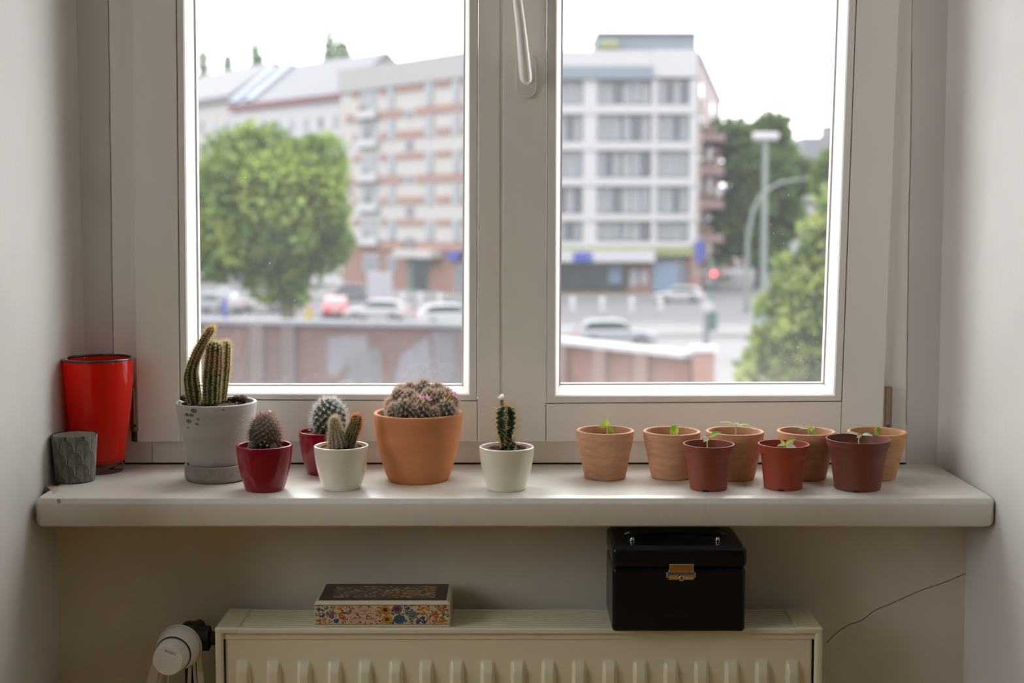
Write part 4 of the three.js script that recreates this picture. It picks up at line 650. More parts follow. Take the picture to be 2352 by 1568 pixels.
// ---------------------------------------------------------------- 4: white pot, two fuzzy stubs
{
  const o = place(784, 1129, 84, 126, 1021.5), s = thing('potted_cactus', 'two fuzzy cactus stubs spread in a V in the left white glazed pot', 'cactus', o.base), m = o.m;
  mesh('pot', vessel(o, BOWL, o.rR * 0.10, o.H * 0.5, 0.4), M.whiteGlaze, s);
  liner(o, s, 101, 0.004, 64);
  const tn = C(0.34, 0.27, 0.17), dk = C(0.07, 0.06, 0.03), gr = C(0.075, 0.095, 0.022), cr = C(1, 0.93, 0.76), or = C(0.98, 0.52, 0.20), yl = C(0.78, 0.64, 0.34);
  const stub = (pts, rad, ribs, seed, col, spc, n, len, dz) => { const c = column(pts.map(([x, y]) => o.L(x, y, dz)), rad.map((r) => r * m), ribs, 0.1, col, 0.0026, seed), g = new THREE.Group(); g.name = 'cactus'; s.add(g); mesh('stem', c.g, M.skin, g); const r = rng(seed), it = []; for (const a of c.are) for (let i = 0; i < n; i++) it.push({ p: a.p, d: dirNear(a.n, 1.1, r), l: len * (0.45 + 0.75 * r()), r: 0.00016, c: spc(a, r) }); for (let i = 0; i < 160; i++) it.push({ p: c.top.clone().addScaledVector(c.dir, -0.003).add(V((r() - 0.5) * 0.01, (r() - 0.5) * 0.006, (r() - 0.5) * 0.01)), d: dirNear(c.dir, 1, r), l: len * (0.6 + 0.7 * r()), r: 0.0002, c: spc({ t: 1, n: c.dir }, r) }); spines(g, it); };
  stub([[778, 1026], [774, 1004], [770, 982], [768, 957]], [24, 21, 18, 14, 11, 7], 14, 91, (t, w, n) => mixC(dk, tn, clamp(0.3 + t * 0.8 + (n - 0.5), 0, 1)), (a, r) => mixC(cr, tn, r() * 0.35), 9, 0.0068, 0.006);
  stub([[797, 1026], [805, 1003], [814, 980], [822, 951]], [17, 16, 15, 14.5, 13.5, 11], 14, 92, (t, w, n) => mixC(gr, dk, clamp(0.2 + (1 - w) * 0.6 + (n - 0.5), 0, 1)), (a, r) => a.t > 0.8 || (a.n.x > 0.35 && a.t > 0.45) ? mixC(or, cr, r() * 0.5) : a.n.z > 0.3 && r() > 0.25 ? mixC(yl, gr, 0.5) : mixC(yl, cr, r()), 7, 0.0058, 0.0);
}

// ---------------------------------------------------------------- 5: large terracotta pot, cluster of small heads with pink flowers
{
  const o = place(960.5, 1114, 141, 204.5, 945), s = thing('potted_cactus', 'mound of many small hairy cactus heads with pink flowers in the large terracotta pot', 'cactus', o.base), m = o.m;
  mesh('pot', vessel(o, BOWL, o.rR * 0.09, o.H * 0.6, 0.45), M.terra, s);
  mesh('soil', soilDisc(o.rR * 0.88, o.H - 0.006, 65, 0.002, 120), M.soilDark, s);
  const heads = [[907, 944, 17, 0.030], [928, 938, 20, 0.034], [967, 942, 20, 0.036], [999, 951, 15, 0.036], [1024, 938, 20, 0.028], [1039, 949, 10, 0.022], [916, 910, 17, 0.004], [943, 914, 18, 0.010], [985, 912, 18, 0.012], [1010, 914, 18, 0.006], [1036, 918, 15, 0.002], [898, 930, 13, 0.008], [942, 896, 17, -0.018], [972, 891, 18, -0.014], [1003, 897, 17, -0.018], [1024, 906, 14, -0.02], [957, 925, 15, 0.022], [921, 898, 13, -0.02]];
  heads.forEach(([x, y, rr, dz], i) => {
    const k = rr * m, c = o.L(x, y, dz), up = V((x - 960) * 0.004, 1, dz * 8).normalize(), a = c.clone().addScaledVector(up, -k * 1.5), b = c.clone().addScaledVector(up, k);
    const w = warty(a, b, [0.55, 0.78, 0.92, 1, 1.02, 0.98, 0.88, 0.68, 0.38, 0.05].map((u) => u * k), 60, k * 0.14, (t, q) => mixC(C(0.018, 0.026, 0.014), C(0.11, 0.125, 0.085), q * (0.3 + 0.7 * t)), 300 + i, 40);
    const g = new THREE.Group(); g.name = 'cactus_head'; s.add(g); mesh('stem', w.g, M.skin, g);
    const r = rng(300 + i), it = [], wh = C(1, 0.92, 0.84), pk = C(1, 0.66, 0.56), br = C(0.75, 0.54, 0.4);
    for (const q of w.are) { if (q.t < 0.15) continue; for (let j = 0; j < 32; j++) it.push({ p: q.p, d: dirNear(q.n, 1.3, r), l: 0.0032 + r() * 0.005, r: 0.00017, c: mixC(wh, br, r() * 0.45) }); for (let j = 0; j < 2; j++) it.push({ p: q.p, d: dirNear(q.n, 0.5, r), l: 0.005 + r() * 0.004, r: 0.0002, c: mixC(pk, wh, r() * 0.7) }); }
    spines(g, it);
  });
  const flower = (x0, y0, x1, y1, dz, open, n, seed) => { const a = o.L(x0, y0, dz), b = o.L(x1, y1, dz + 0.003), ax = b.clone().sub(a).normalize(), g = new THREE.Group(); g.name = 'flower'; s.add(g); mesh('flower_tube', taper([a, b], [0.0009, 0.0016, 0.0026], 10, 6), M.budGreen, g); if (n) mesh('petals', [petals(b.clone().addScaledVector(ax, -0.001), ax, n, 0.0075, 0.0022, open, seed), petals(b.clone().addScaledVector(ax, -0.0005), ax, n - 3, 0.005, 0.0017, open * 0.5, seed + 1)], M.petalPink, g); else mesh('petals', taper([b.clone().addScaledVector(ax, -0.0008), b.clone().addScaledVector(ax, 0.0022), b.clone().addScaledVector(ax, 0.0045)], [0.0024, 0.0022, 0.0003], 10, 10), seed ? M.budRed : M.petalPink, g); };
  flower(926, 919, 925, 910, 0.046, 0, 0, 0); flower(960, 927, 966, 917, 0.05, 0.75, 11, 51); flower(973, 927, 981, 917, 0.05, 0.8, 11, 53); flower(1026, 920, 1031, 913, 0.044, 0, 0, 1); flower(1034, 919, 1044, 910, 0.042, 0.85, 12, 55); flower(1024, 914, 1027, 906, 0.036, 0, 0, 1);
}

// ---------------------------------------------------------------- 6: white pot, long-spined dark cactus
{
  const o = place(1163.5, 1131, 87, 127, 1024), s = thing('potted_cactus', 'dark green cactus with long yellow spines in the white glazed pot below the window joint', 'cactus', o.base), m = o.m;
  mesh('pot', vessel(o, BOWL, o.rR * 0.10, o.H * 0.5, 0.4), M.whiteGlaze, s);
  liner(o, s, 93, 0.0025, 66, 0.0015);
  const g = new THREE.Group(); g.name = 'cactus'; s.add(g);
  const dg = C(0.010, 0.028, 0.012), lg = C(0.05, 0.11, 0.035), c = column([[1160, 1030], [1161, 1008], [1161, 985], [1162, 962], [1162, 932]].map(([x, y]) => o.L(x, y, 0)), [9, 12, 15, 18.5, 22, 23.5, 23.5, 22, 17].map((r) => r * m), 6, 0.42, (t, w, n) => mixC(dg, lg, clamp(w ** 3 * (0.3 + 0.7 * t) + (n - 0.5) * 0.4, 0, 1)), 0.0072, 101, 0.11);
  // notches between areoles
  mesh('stem', c.g, M.skin, g);
  const r = rng(101), it = [], yl = C(0.78, 0.58, 0.24), cr = C(0.86, 0.76, 0.48), rb = C(0.55, 0.30, 0.12);
  for (const a of c.are) { const ar = a.t; for (let i = 0; i < 8; i++) it.push({ p: a.p, d: dirNear(a.n, 1.25, r).add(V(0, 0.18, 0)), l: 0.007 + r() * 0.0095, r: 0.00036, c: mixC(i < 2 ? rb : yl, cr, r()) }); }
  for (let i = 0; i < 22; i++) it.push({ p: c.top.clone().add(V((r() - 0.5) * 0.014, -0.001, (r() - 0.5) * 0.012)), d: dirNear(V(0, 1, 0.1), 0.8, r), l: 0.007 + r() * 0.007, r: 0.00034, c: mixC(yl, cr, r()) });
  spines(g, it);
  const areo = []; for (const a of c.are) areo.push(new THREE.IcosahedronGeometry(0.0011, 1).scale(1, 1, 0.8).translate(a.p.x, a.p.y, a.p.z));
  mesh('areoles', merge(areo), mat([0.42, 0.30, 0.17], 1), g).userData.kind = 'stuff';
  const oc = o.L(1174, 1018, 0.004), k = warty(oc.clone().add(V(0, -0.006, 0)), oc.clone().add(V(0.001, 0.006, 0)), [0.7, 0.95, 1, 0.85, 0.5, 0.1].map((u) => u * 0.0055), 16, 0.0016, (t, kk) => mixC(dg, lg, kk), 12, 30), og = new THREE.Group(); og.name = 'offset'; s.add(og); mesh('stem', k.g, M.skin, og);
  const i2 = []; for (const e of k.are) for (let i = 0; i < 5; i++) i2.push({ p: e.p, d: dirNear(e.n, 1.1, r), l: 0.003 + r() * 0.003, r: 0.0002, c: mixC(yl, cr, r()) }); spines(og, i2);
  const f0 = o.L(1153, 930, 0.002), f1 = o.L(1152, 918, 0.003), fg = new THREE.Group(); fg.name = 'withered_flower'; s.add(fg);
  mesh('flower_tube', taper([f0, f1], [0.0026, 0.0022, 0.003], 10, 6), mat([0.22, 0.2, 0.1], 0.9), fg); mesh('petals', [petals(f1, V(0, 1, 0.1).normalize(), 11, 0.0085, 0.0038, 0.4, 61), petals(f1, V(-0.2, 1, 0.2).normalize(), 10, 0.0065, 0.0034, 0.8, 62)], M.petalWhite, fg);
}

// ---------------------------------------------------------------- seedlings
M.leaf = mat([0.46, 0.60, 0.06], 0.9, { transmission: 0.45, thickness: 0 });
M.leafDark = mat([0.27, 0.46, 0.04], 0.9, { transmission: 0.4, thickness: 0 });
M.leafPale = mat([0.66, 0.74, 0.56], 0.9, { transmission: 0.3, thickness: 0 });
M.shoot = mat([0.78, 0.72, 0.32], 0.8, { transmission: 0.3, thickness: 0 });
function seedling(o, s, stem, leaves) {
  const g = new THREE.Group(); g.name = 'seedling'; s.add(g);
  const mm = o.m;
  for (const st of stem) { const pts = st.map(([x, y], i) => o.L(x, y, 0)); if (st === stem[0]) pts.unshift(pts[0].clone().add(V(0, -0.012, 0))); mesh('stem', taper(pts, [0.0011, 0.0010, 0.0009, 0.0007], 8, 14), M.shoot, g); }
  leaves.forEach(([x0, y0, x1, y1, w, kind, face = 1, dz = 0.004, opt]) => { const n = face === 1 ? V(0, 0.45, 1) : face === 2 ? V(0, 1, 0.22) : V(0, 0.8, 0.6); mesh('leaf', blade(o.L(x0, y0, 0), o.L(x1, y1, dz), w * 1.2 * mm, n.normalize(), opt), [M.leaf, M.leafDark, M.leafPale, M.shoot][kind], g); });
}
const GR = 'seedling pots';
function clayPot(cx, yb, wB, wR, yR, material, label, ridges, dark) {
  const o = place(cx, yb, wB, wR, yR), s = thing('potted_seedling', label, 'seedling', o.base), r0 = wB / wR;
  const prof = ridges ? [[0, r0], [0.02, r0 + 0.012], [0.5, lerp(r0, 0.985, 0.56)], [0.62, 0.905], [0.66, 0.925], [0.675, 0.93], [0.7, 0.922], [0.73, 0.94], [0.76, 0.952], [0.775, 0.945], [0.80, 0.965], [0.83, 0.972], [0.845, 0.966], [0.87, 0.986], [0.98, 1]] : [[0, r0], [0.02, r0 + 0.012], [0.5, lerp(r0, 1, 0.54)], [0.7, 0.93], [0.78, 0.955], [0.80, 0.968], [0.9, 0.99], [0.98, 1]];
  mesh('pot', vessel(o, prof, o.rR * 0.115, o.H * 0.6, 0.42), material, s);
  mesh('soil', soilDisc(o.rR * 0.82, o.H - 0.0155, 500 + cx | 0, 0.003, 60), M.soilDark, s);
  return { o, s };
}
{
  const A = clayPot(1390, 1105, 93, 133.6, 986, M.terraPale, 'small terracotta pot with a three-leaf seedling, leftmost of the seedling pots', true);
  seedling(A.o, A.s, [[[1395, 999], [1394.5, 988], [1393.5, 979]]], [[1394, 978, 1389, 958.5, 11, 0, 1, 0.002], [1392.5, 979, 1371.5, 980, 8.5, 0, 1, 0.004, { arch: 0.1 }], [1395, 980.5, 1412, 997, 10, 1, 1, 0.006, { arch: 0.2 }], [1394.5, 978, 1401, 971.5, 2.4, 3, 1, 0.003]]);
  const nick = (px, py, w, h) => { const q = A.o, c = P(px, py, q.zc); const dx = c.x - q.base.x, rr = q.rR * lerp(0.72, 1, (c.y - SILL) / q.H) - 0.0002, z = Math.sqrt(Math.max(0, rr * rr - dx * dx)), d = P(px, py, q.zc + z); mesh('clay_chip', new THREE.SphereGeometry(1, 12, 8).scale(w, h, 0.0008).translate(d.x - q.base.x, d.y - SILL, z - 0.0002), mat([0.22, 0.12, 0.07], 1), A.s); };
  nick(1398, 1081, 0.0026, 0.0009); nick(1345, 1032, 0.0009, 0.0014);
  const B = clayPot(1543, 1104, 92, 132, 988, M.terraPale, 'second small terracotta pot from the left, ridged, with two drooping seed leaves', true);
  seedling(B.o, B.s, [[[1548, 1000], [1548, 988], [1548, 977]]], [[1546.5, 976, 1540, 999, 9.5, 1, 1, 0.003, { arch: 0.15 }], [1549.5, 975.5, 1554.5, 999, 11, 0, 1, 0.004, { arch: 0.12, blunt: 0.7 }], [1546, 977, 1543, 975, 5, 2, 3]]);
  const Cc = clayPot(1688, 1106, 90, 132.5, 988, M.terraPale, 'terracotta pot whose seedling spreads two long thin leaves, behind the leftmost plastic pot', false);
  seedling(Cc.o, Cc.s, [[[1690, 999], [1690, 988], [1688.5, 977]]], [[1688, 977, 1651, 970, 7, 0, 2, 0.002, { arch: 0.13 }], [1691, 977, 1733, 983, 8, 0, 2, 0.004, { arch: 0.13 }], [1689, 979, 1698, 968.5, 8, 2, 1, 0.003], [1689, 979, 1685, 969, 6, 2, 1, 0.003], [1690, 980, 1697, 976, 5, 2, 3]]);
  const D = clayPot(1852, 1106, 90, 133, 988, M.terraPale, 'terracotta pot with a curled pale seedling, behind the bright red plastic pot', false);
  seedling(D.o, D.s, [[[1858, 1000], [1857.5, 991], [1856, 984]]], [[1856, 985, 1821, 980, 9.5, 2, 3, 0.004, { arch: 0.1 }], [1856, 983.5, 1835, 986, 5, 2, 3, 0.007, { arch: 0.08 }], [1857, 985, 1867, 977, 7, 0, 1, 0.003, { arch: 0.25 }], [1860, 987, 1875, 1000, 11, 1, 1, 0.006, { arch: 0.2 }], [1866, 979, 1872, 986, 3.5, 3, 1], [1861, 989, 1869, 983, 4, 2, 1, 0.008]]);
  const E = clayPot(2015, 1105, 84, 134, 989, M.terraTan, 'tan clay pot with a closed green seedling, rightmost of all the pots', false);
  seedling(E.o, E.s, [[[2016, 1000], [2015.5, 992], [2016, 981]]], [[2015, 983, 2010, 1000, 6.5, 0, 1, 0.003, { arch: 0.1 }], [2016.5, 980, 2018.5, 1000, 9, 1, 1, 0.003, { arch: 0.08 }], [2016, 981.5, 2021.5, 972, 2.2, 3, 1], [2014, 983.5, 2005.5, 986.5, 2, 3, 1]]);
}
function plasticPot(cx, yb, wB, wR, yR, yCollar, material, label) {
  const o = place(cx, yb, wB, wR, yR), s = thing('potted_seedling', label, 'seedling', o.base);
  const yc = P(cx, yCollar, o.zc + o.rR).y - SILL, H2 = o.H, R = o.rR, rB = R * wB / wR, rc = lerp(rB, R * 0.925, yc / H2), w = 0.0011;
  const pts = roundProfile([[0, 0.0022], [rB * 0.82, 0.0022], [rB * 0.84, 0], [rB, 0, 0.0018], [rc, yc - 0.0012, 0.0006], [R * 0.955, yc + 0.0018, 0.0008], [R * 0.985, H2 - 0.001, 0.0004], [R, H2 - 0.0006, 0.0004], [R, H2 + 0.0002, 0.0004], [R * 0.985 - w, H2 + 0.0002, 0.0003], [R * 0.955 - w, yc + 0.0018], [lerp(rB, R * 0.925, 0.55) - w, H2 * 0.55], [0, H2 * 0.55]], 4);
  mesh('pot', lathe(pts, 96), material, s);
  const a = -0.30, q = boxAB(-0.0042, 0, -0.0012, 0.0042, 0.0028, 0.0012, 0.0008).translate(0, 0.0001, rB - 0.0004).rotateY(a); mesh('drain_notch', q, M.dark, s);
  mesh('soil', soilDisc(R * 0.86, H2 - 0.0165, 600 + cx | 0, 0.004, 70), M.soilDark, s);
  return { o, s };
}
{
  const A = plasticPot(1628, 1130, 84, 117, 1018.5, 1051, M.plasticPot, 'leftmost brown plastic pot with a seedling leaning right');
  seedling(A.o, A.s, [[[1624.5, 1033], [1624.7, 1016], [1626, 1006], [1629, 1001.5]]], [[1628, 1003.5, 1659, 992, 9, 1, 3, 0.006, { arch: 0.12 }], [1630, 1003.5, 1652, 997.5, 6, 2, 3, 0.008, { arch: 0.05 }], [1626.5, 1005, 1615, 1015, 9, 2, 1, 0.006], [1624, 1004, 1611, 1003.2, 3.6, 2, 3]]);
  const B = plasticPot(1800, 1128, 87, 116, 1018.5, 1051, M.plasticRed, 'bright red plastic pot with a low star-shaped seedling, the middle of three');
  seedling(B.o, B.s, [[[1802, 1033], [1802, 1026], [1802, 1021]]], [[1801.5, 1023, 1791.5, 1008.5, 7.5, 0, 1, 0.002], [1803, 1021, 1829.5, 1008.5, 8, 0, 3, 0.004, { arch: 0.14 }], [1804, 1023, 1824, 1014, 8, 2, 1, 0.007, { arch: 0.05 }], [1805, 1025, 1830, 1028, 12, 2, 1, 0.008, { arch: 0.2 }], [1801, 1026, 1784, 1025, 8, 2, 3, 0.007, { arch: 0.2 }]]);
  const D = plasticPot(1971.5, 1131, 103, 146, 1007, 1038, M.plasticBrown, 'largest dark brown plastic pot with a two-leaf seedling at the right end');
  seedling(D.o, D.s, [[[1972, 1020], [1972.5, 1010], [1973.5, 1003]], [[1973.5, 1006], [1977, 1001.5], [1982, 998]]], [[1980.5, 998.5, 2005, 1001.5, 8, 2, 3, 0.005, { arch: 0.14, blunt: 0.7 }], [1970, 998.5, 1942, 994.5, 7.5, 2, 3, 0.003, { arch: 0.12, blunt: 0.7 }], [1973, 1001.5, 1967, 1005, 5.5, 2, 1, 0.006], [1973, 1003, 1978, 996, 4, 3, 1, 0.003], [1972, 1002, 1970, 996, 4, 0, 1, 0.002]]);
}

// ---------------------------------------------------------------- red tumbler and patterned votive glass
{
  const o = place(221, 1089, 112, 160, 823);
  o.base.z = o.zc = 0.0562; o.base.x = P(221, 823, o.zc).x + 0.0028; o.rR = 78 * mpp(221, 823, o.zc); o.H = P(221, 823, o.zc).y - SILL;
  const s = thing('tumbler', 'tall red tumbler with a dark blue rim and a clear base in the left corner', 'glass', o.base), R = o.rR, H2 = o.H, f = [[0, 0.672], [0.1, 0.70], [0.25, 0.765], [0.42, 0.845], [0.6, 0.92], [0.8, 0.975], [1, 1]];
  const hb = 0.0168, at = (k) => { for (let i = 1; i < f.length; i++) if (k <= f[i][0]) return lerp(f[i - 1][1], f[i][1], (k - f[i - 1][0]) / (f[i][0] - f[i - 1][0])); return 1; };
  const body = []; body.push([0, hb]); for (let i = 0; i <= 24; i++) { const y = lerp(hb, H2, i / 24); body.push([at(y / H2) * R, y]); } for (let i = 24; i >= 0; i--) { const y = lerp(hb + 0.003, H2, i / 24); body.push([at(y / H2) * R - 0.0022, y]); } body.push([0, hb + 0.003]);
  M.redGlass = mat([0.95, 0.026, 0.006], 1, { specularIntensity: 0.1, transmission: 0.55, thickness: 0, clearcoat: 1, clearcoatRoughness: 0.05 });
  mesh('cup', lathe(body, 96), M.redGlass, s);
  M.clearBase = mat([0.96, 0.95, 0.93], 0.04, { transmission: 1, thickness: 0.03, ior: 1.15 });
  mesh('tumbler_base', lathe(roundProfile([[0, 0.0002], [at(0) * R - 0.001, 0.0002, 0.003], [at(0.05) * R, hb * 0.5, 0.001], [at(hb / H2) * R, hb - 0.0002], [0, hb - 0.0002]]), 96), M.clearBase, s);
  mesh('rim', new THREE.TorusGeometry(R - 0.0008, 0.0021, 12, 96).rotateX(Math.PI / 2).translate(0, H2, 0), mat([0.012, 0.012, 0.035], 0.25, { clearcoat: 1 }), s);
}
{
  const o = place(171, 1112, 86, 101.5, 996);
  const s = thing('votive_glass', 'small tea light glass with a black and grey feather scale print at the left wall', 'glass', o.base), R = o.rR, H2 = o.H, rB = o.rB;
  const tex = canvasTex(1500, 640, (c, W2, H3) => {
    c.fillStyle = '#1a1913'; c.fillRect(0, 0, W2, H3);
    const n = 8, cw = W2 / n, rowH = H3 / 3.72, grey = '#b6b2a6';
    for (let row = -1; row < 5; row++) for (let k = -1; k <= n; k++) {
      const x = (k + (row & 1 ? 0.5 : 0)) * cw + cw * 0.2, y = row * rowH + rowH * 0.22, w = cw * 0.5, h = rowH * 2.0;
      const path = (q) => { c.beginPath(); c.moveTo(x - w * q, y + h); c.bezierCurveTo(x - w * 1.02 * q, y + h * 0.45, x - w * 0.85 * q, y + (1 - q) * h * 0.3, x, y + (1 - q) * h * 0.22); c.bezierCurveTo(x + w * 0.85 * q, y + (1 - q) * h * 0.3, x + w * 1.02 * q, y + h * 0.45, x + w * q, y + h); c.closePath(); };
      path(1.0); c.fillStyle = grey; c.fill(); path(0.97); c.fillStyle = '#12110d'; c.fill(); path(0.87); c.fillStyle = grey; c.fill(); path(0.84); c.fillStyle = '#1c1a15'; c.fill();
      c.save(); path(0.9); c.clip();
      const by = y + h * 1.0;
      for (let i = 0; i < 20; i++) for (const sg of [-1, 1]) { const t = i / 19, y0 = y + h * (0.09 + 0.95 * t), ex = x + sg * w * (0.3 + 0.8 * Math.min(1, t * 3 + 0.15)), ey = y0 - h * (0.06 + 0.22 * Math.min(1, t * 2.5)); c.strokeStyle = grey; c.lineWidth = sg < 0 ? 8.5 : 6; c.beginPath(); c.moveTo(x, y0); c.quadraticCurveTo(x + sg * w * 0.35, y0 - h * 0.1, ex, ey); c.stroke(); }
      c.fillStyle = '#c9c6bb'; c.beginPath(); c.moveTo(x - 4, y + h); c.lineTo(x, y + h * 0.12); c.lineTo(x + 4, y + h); c.fill();
      c.restore();
    }
  });
  const out = lathe([[rB, 0.002], [lerp(rB, R, 0.5), H2 * 0.5], [R, H2 - 0.0004]], 96), uv = out.attributes.uv;
  M.print = mat([0.95, 0.95, 0.92], 0.55, { map: tex, transmission: 0.35, thickness: 0, roughness: 0.9 });
  out.rotateY(-0.25);
  mesh('printed_wrap', out, M.print, s);
  mesh('inner_lining', lathe([[rB - 0.0026, 0.0065], [R - 0.0023, H2 - 0.0012]], 72), mat([0.52, 0.50, 0.45], 0.8), s);
  mesh('glass_body', lathe(roundProfile([[0, 0], [rB - 0.001, 0, 0.0012], [rB - 0.0003, 0.002], [R - 0.0003, H2 - 0.0006, 0.0002], [R - 0.0009, H2 + 0.0001, 0.0004], [R - 0.0018, H2 - 0.0004], [rB - 0.0022, 0.006, 0.001], [0, 0.006]]), 96), mat([0.95, 0.97, 0.95], 0.03, { transmission: 1, thickness: 0.002, ior: 1.45 }), s);
}

// ---------------------------------------------------------------- outside: street level lies 6.8 m below the eye
const GY = EYE.y - 6.8;
const zOf = (d) => EYE.z - d;                                        // plane at a distance from the eye
const onGround = (px, py) => onY(px, py, GY);
const ODK = 0.262;
const omat = (c, r, e) => mat(c.map((x) => x * ODK), r, e);
const OM = {
  asphalt: omat([0.17, 0.17, 0.175], 0.9), pale: omat([0.33, 0.325, 0.318], 0.95), kerb: omat([0.31, 0.31, 0.305], 0.95),
  white: omat([0.87, 0.87, 0.88], 0.8), cream: omat([0.84, 0.81, 0.76], 0.85), lav: omat([0.70, 0.715, 0.77], 0.8), brick: omat([0.50, 0.28, 0.22], 0.9), pinkBrick: omat([0.60, 0.36, 0.30], 0.9),  // pinkBrick is paled to stand for the haze over the far blocks
  grey: omat([0.42, 0.43, 0.45], 0.85), roof: omat([0.33, 0.335, 0.35], 0.8), roofBlue: omat([0.52, 0.58, 0.68], 0.6), blueGrey: omat([0.36, 0.41, 0.48], 0.7), winFrame: omat([0.66, 0.68, 0.70], 0.6),
  pane: omat([0.13, 0.16, 0.19], 0.12, { specularIntensity: 1 }), paneLight: omat([0.42, 0.46, 0.50], 0.15), curtain: omat([0.56, 0.58, 0.60], 0.8), railing: omat([0.25, 0.27, 0.31], 0.5), dark: omat([0.05, 0.06, 0.065], 0.5),
  lime: omat([0.42, 0.48, 0.20], 0.8), signBlue: omat([0.06, 0.10, 0.62], 0.5), shopGlass: omat([0.08, 0.115, 0.12], 0.15), poster: omat([0.30, 0.42, 0.58], 0.6), paper: omat([0.72, 0.70, 0.78], 0.8), pink: omat([0.62, 0.42, 0.40], 0.8), ochre: omat([0.36, 0.24, 0.14], 0.85),
  redTrim: omat([0.46, 0.20, 0.22], 0.8), yellow: omat([0.70, 0.58, 0.10], 0.6), green: omat([0.16, 0.27, 0.24], 0.6), pole: omat([0.34, 0.40, 0.37], 0.6), tyre: omat([0.03, 0.03, 0.03], 0.8), hub: omat([0.5, 0.5, 0.5], 0.4, { metalness: 0.6 }), bark: omat([0.3, 0.25, 0.2], 0.95),
};
{
  struct(mesh('ground_asphalt', boxAB(-160, GY - 0.5, -330, 160, GY, -36), OM.asphalt, scene));
  struct(mesh('pavement', boxAB(-60, GY - 0.2, -70.5, 60, GY + 0.06, -30), OM.pale, scene));
  struct(mesh('pavement', boxAB(-2, GY, -81, 40, GY + 0.08, -73.5, 0.02), OM.pale, scene));
  struct(mesh('pavement', boxAB(-22, GY, -125, 17.5, GY + 0.1, -108.5, 0.02), OM.kerb, scene));
}
// ------------------------------------------------ buildings: local frame with x along the facade, y up, z out of it
function facadeGroup(name, label, px0, d0, px1, d1) {
  const a = ray(px0, CY), b = ray(px1, CY), A = V(a.x * d0, GY, EYE.z - d0), B = V(b.x * d1, GY, EYE.z - d1), dir = B.clone().sub(A), len = Math.hypot(dir.x, dir.z), rot = -Math.atan2(dir.z, dir.x);
  const t = thing(name, label, 'building', A, undefined, rot), nrm = V(Math.sin(rot), 0, Math.cos(rot));
  // a pixel -> facade coordinates
  const f = (px, py) => { const r = ray(px, py), k = A.clone().sub(EYE).dot(nrm) / r.dot(nrm), q = EYE.clone().addScaledVector(r, k).sub(A); return [q.x * Math.cos(rot) - q.z * Math.sin(rot), q.y]; };
  const slab = (name2, m, xa, ya, xb, yb, out = 0.1, back = 0.3, par = t) => { const [u0, v0] = f(xa, ya), [u1, v1] = f(xb, yb); return mesh(name2, boxAB(Math.min(u0, u1), Math.min(v0, v1), -back, Math.max(u0, u1), Math.max(v0, v1), out), m, par); };
  // heights taken at one column, extent at others: for bands on a receding facade
  const band = (name2, m, u0, u1, v0, v1, out = 0.1, back = 0.3, par = t) => mesh(name2, boxAB(u0, Math.min(v0, v1), -back, u1, Math.max(v0, v1), out), m, par);
  const hAt = (px) => (py) => f(px, py)[1], uAt = (px, py = 450) => f(px, py)[0];
  const window_ = (u0, u1, v0, v1, o = {}) => { const fr = o.frame ?? OM.winFrame, g = band('window', fr, u0, u1, v0, v1, o.out ?? 0.04, 0.2, o.parent ?? t), w = Math.min(0.12, (u1 - u0) * 0.12), n = o.n ?? 1, pw = (u1 - u0 - w * (n + 1)) / n; for (let i = 0; i < n; i++) { const x = u0 + w + i * (pw + w); mesh('pane', boxAB(x, Math.min(v0, v1) + w, 0.0, x + pw, Math.max(v0, v1) - w, (o.out ?? 0.04) + 0.02), o.panes?.[i] ?? o.pane ?? OM.pane, g); } return g; };
  return { t, f, len, slab, band, hAt, uAt, window_ };
}
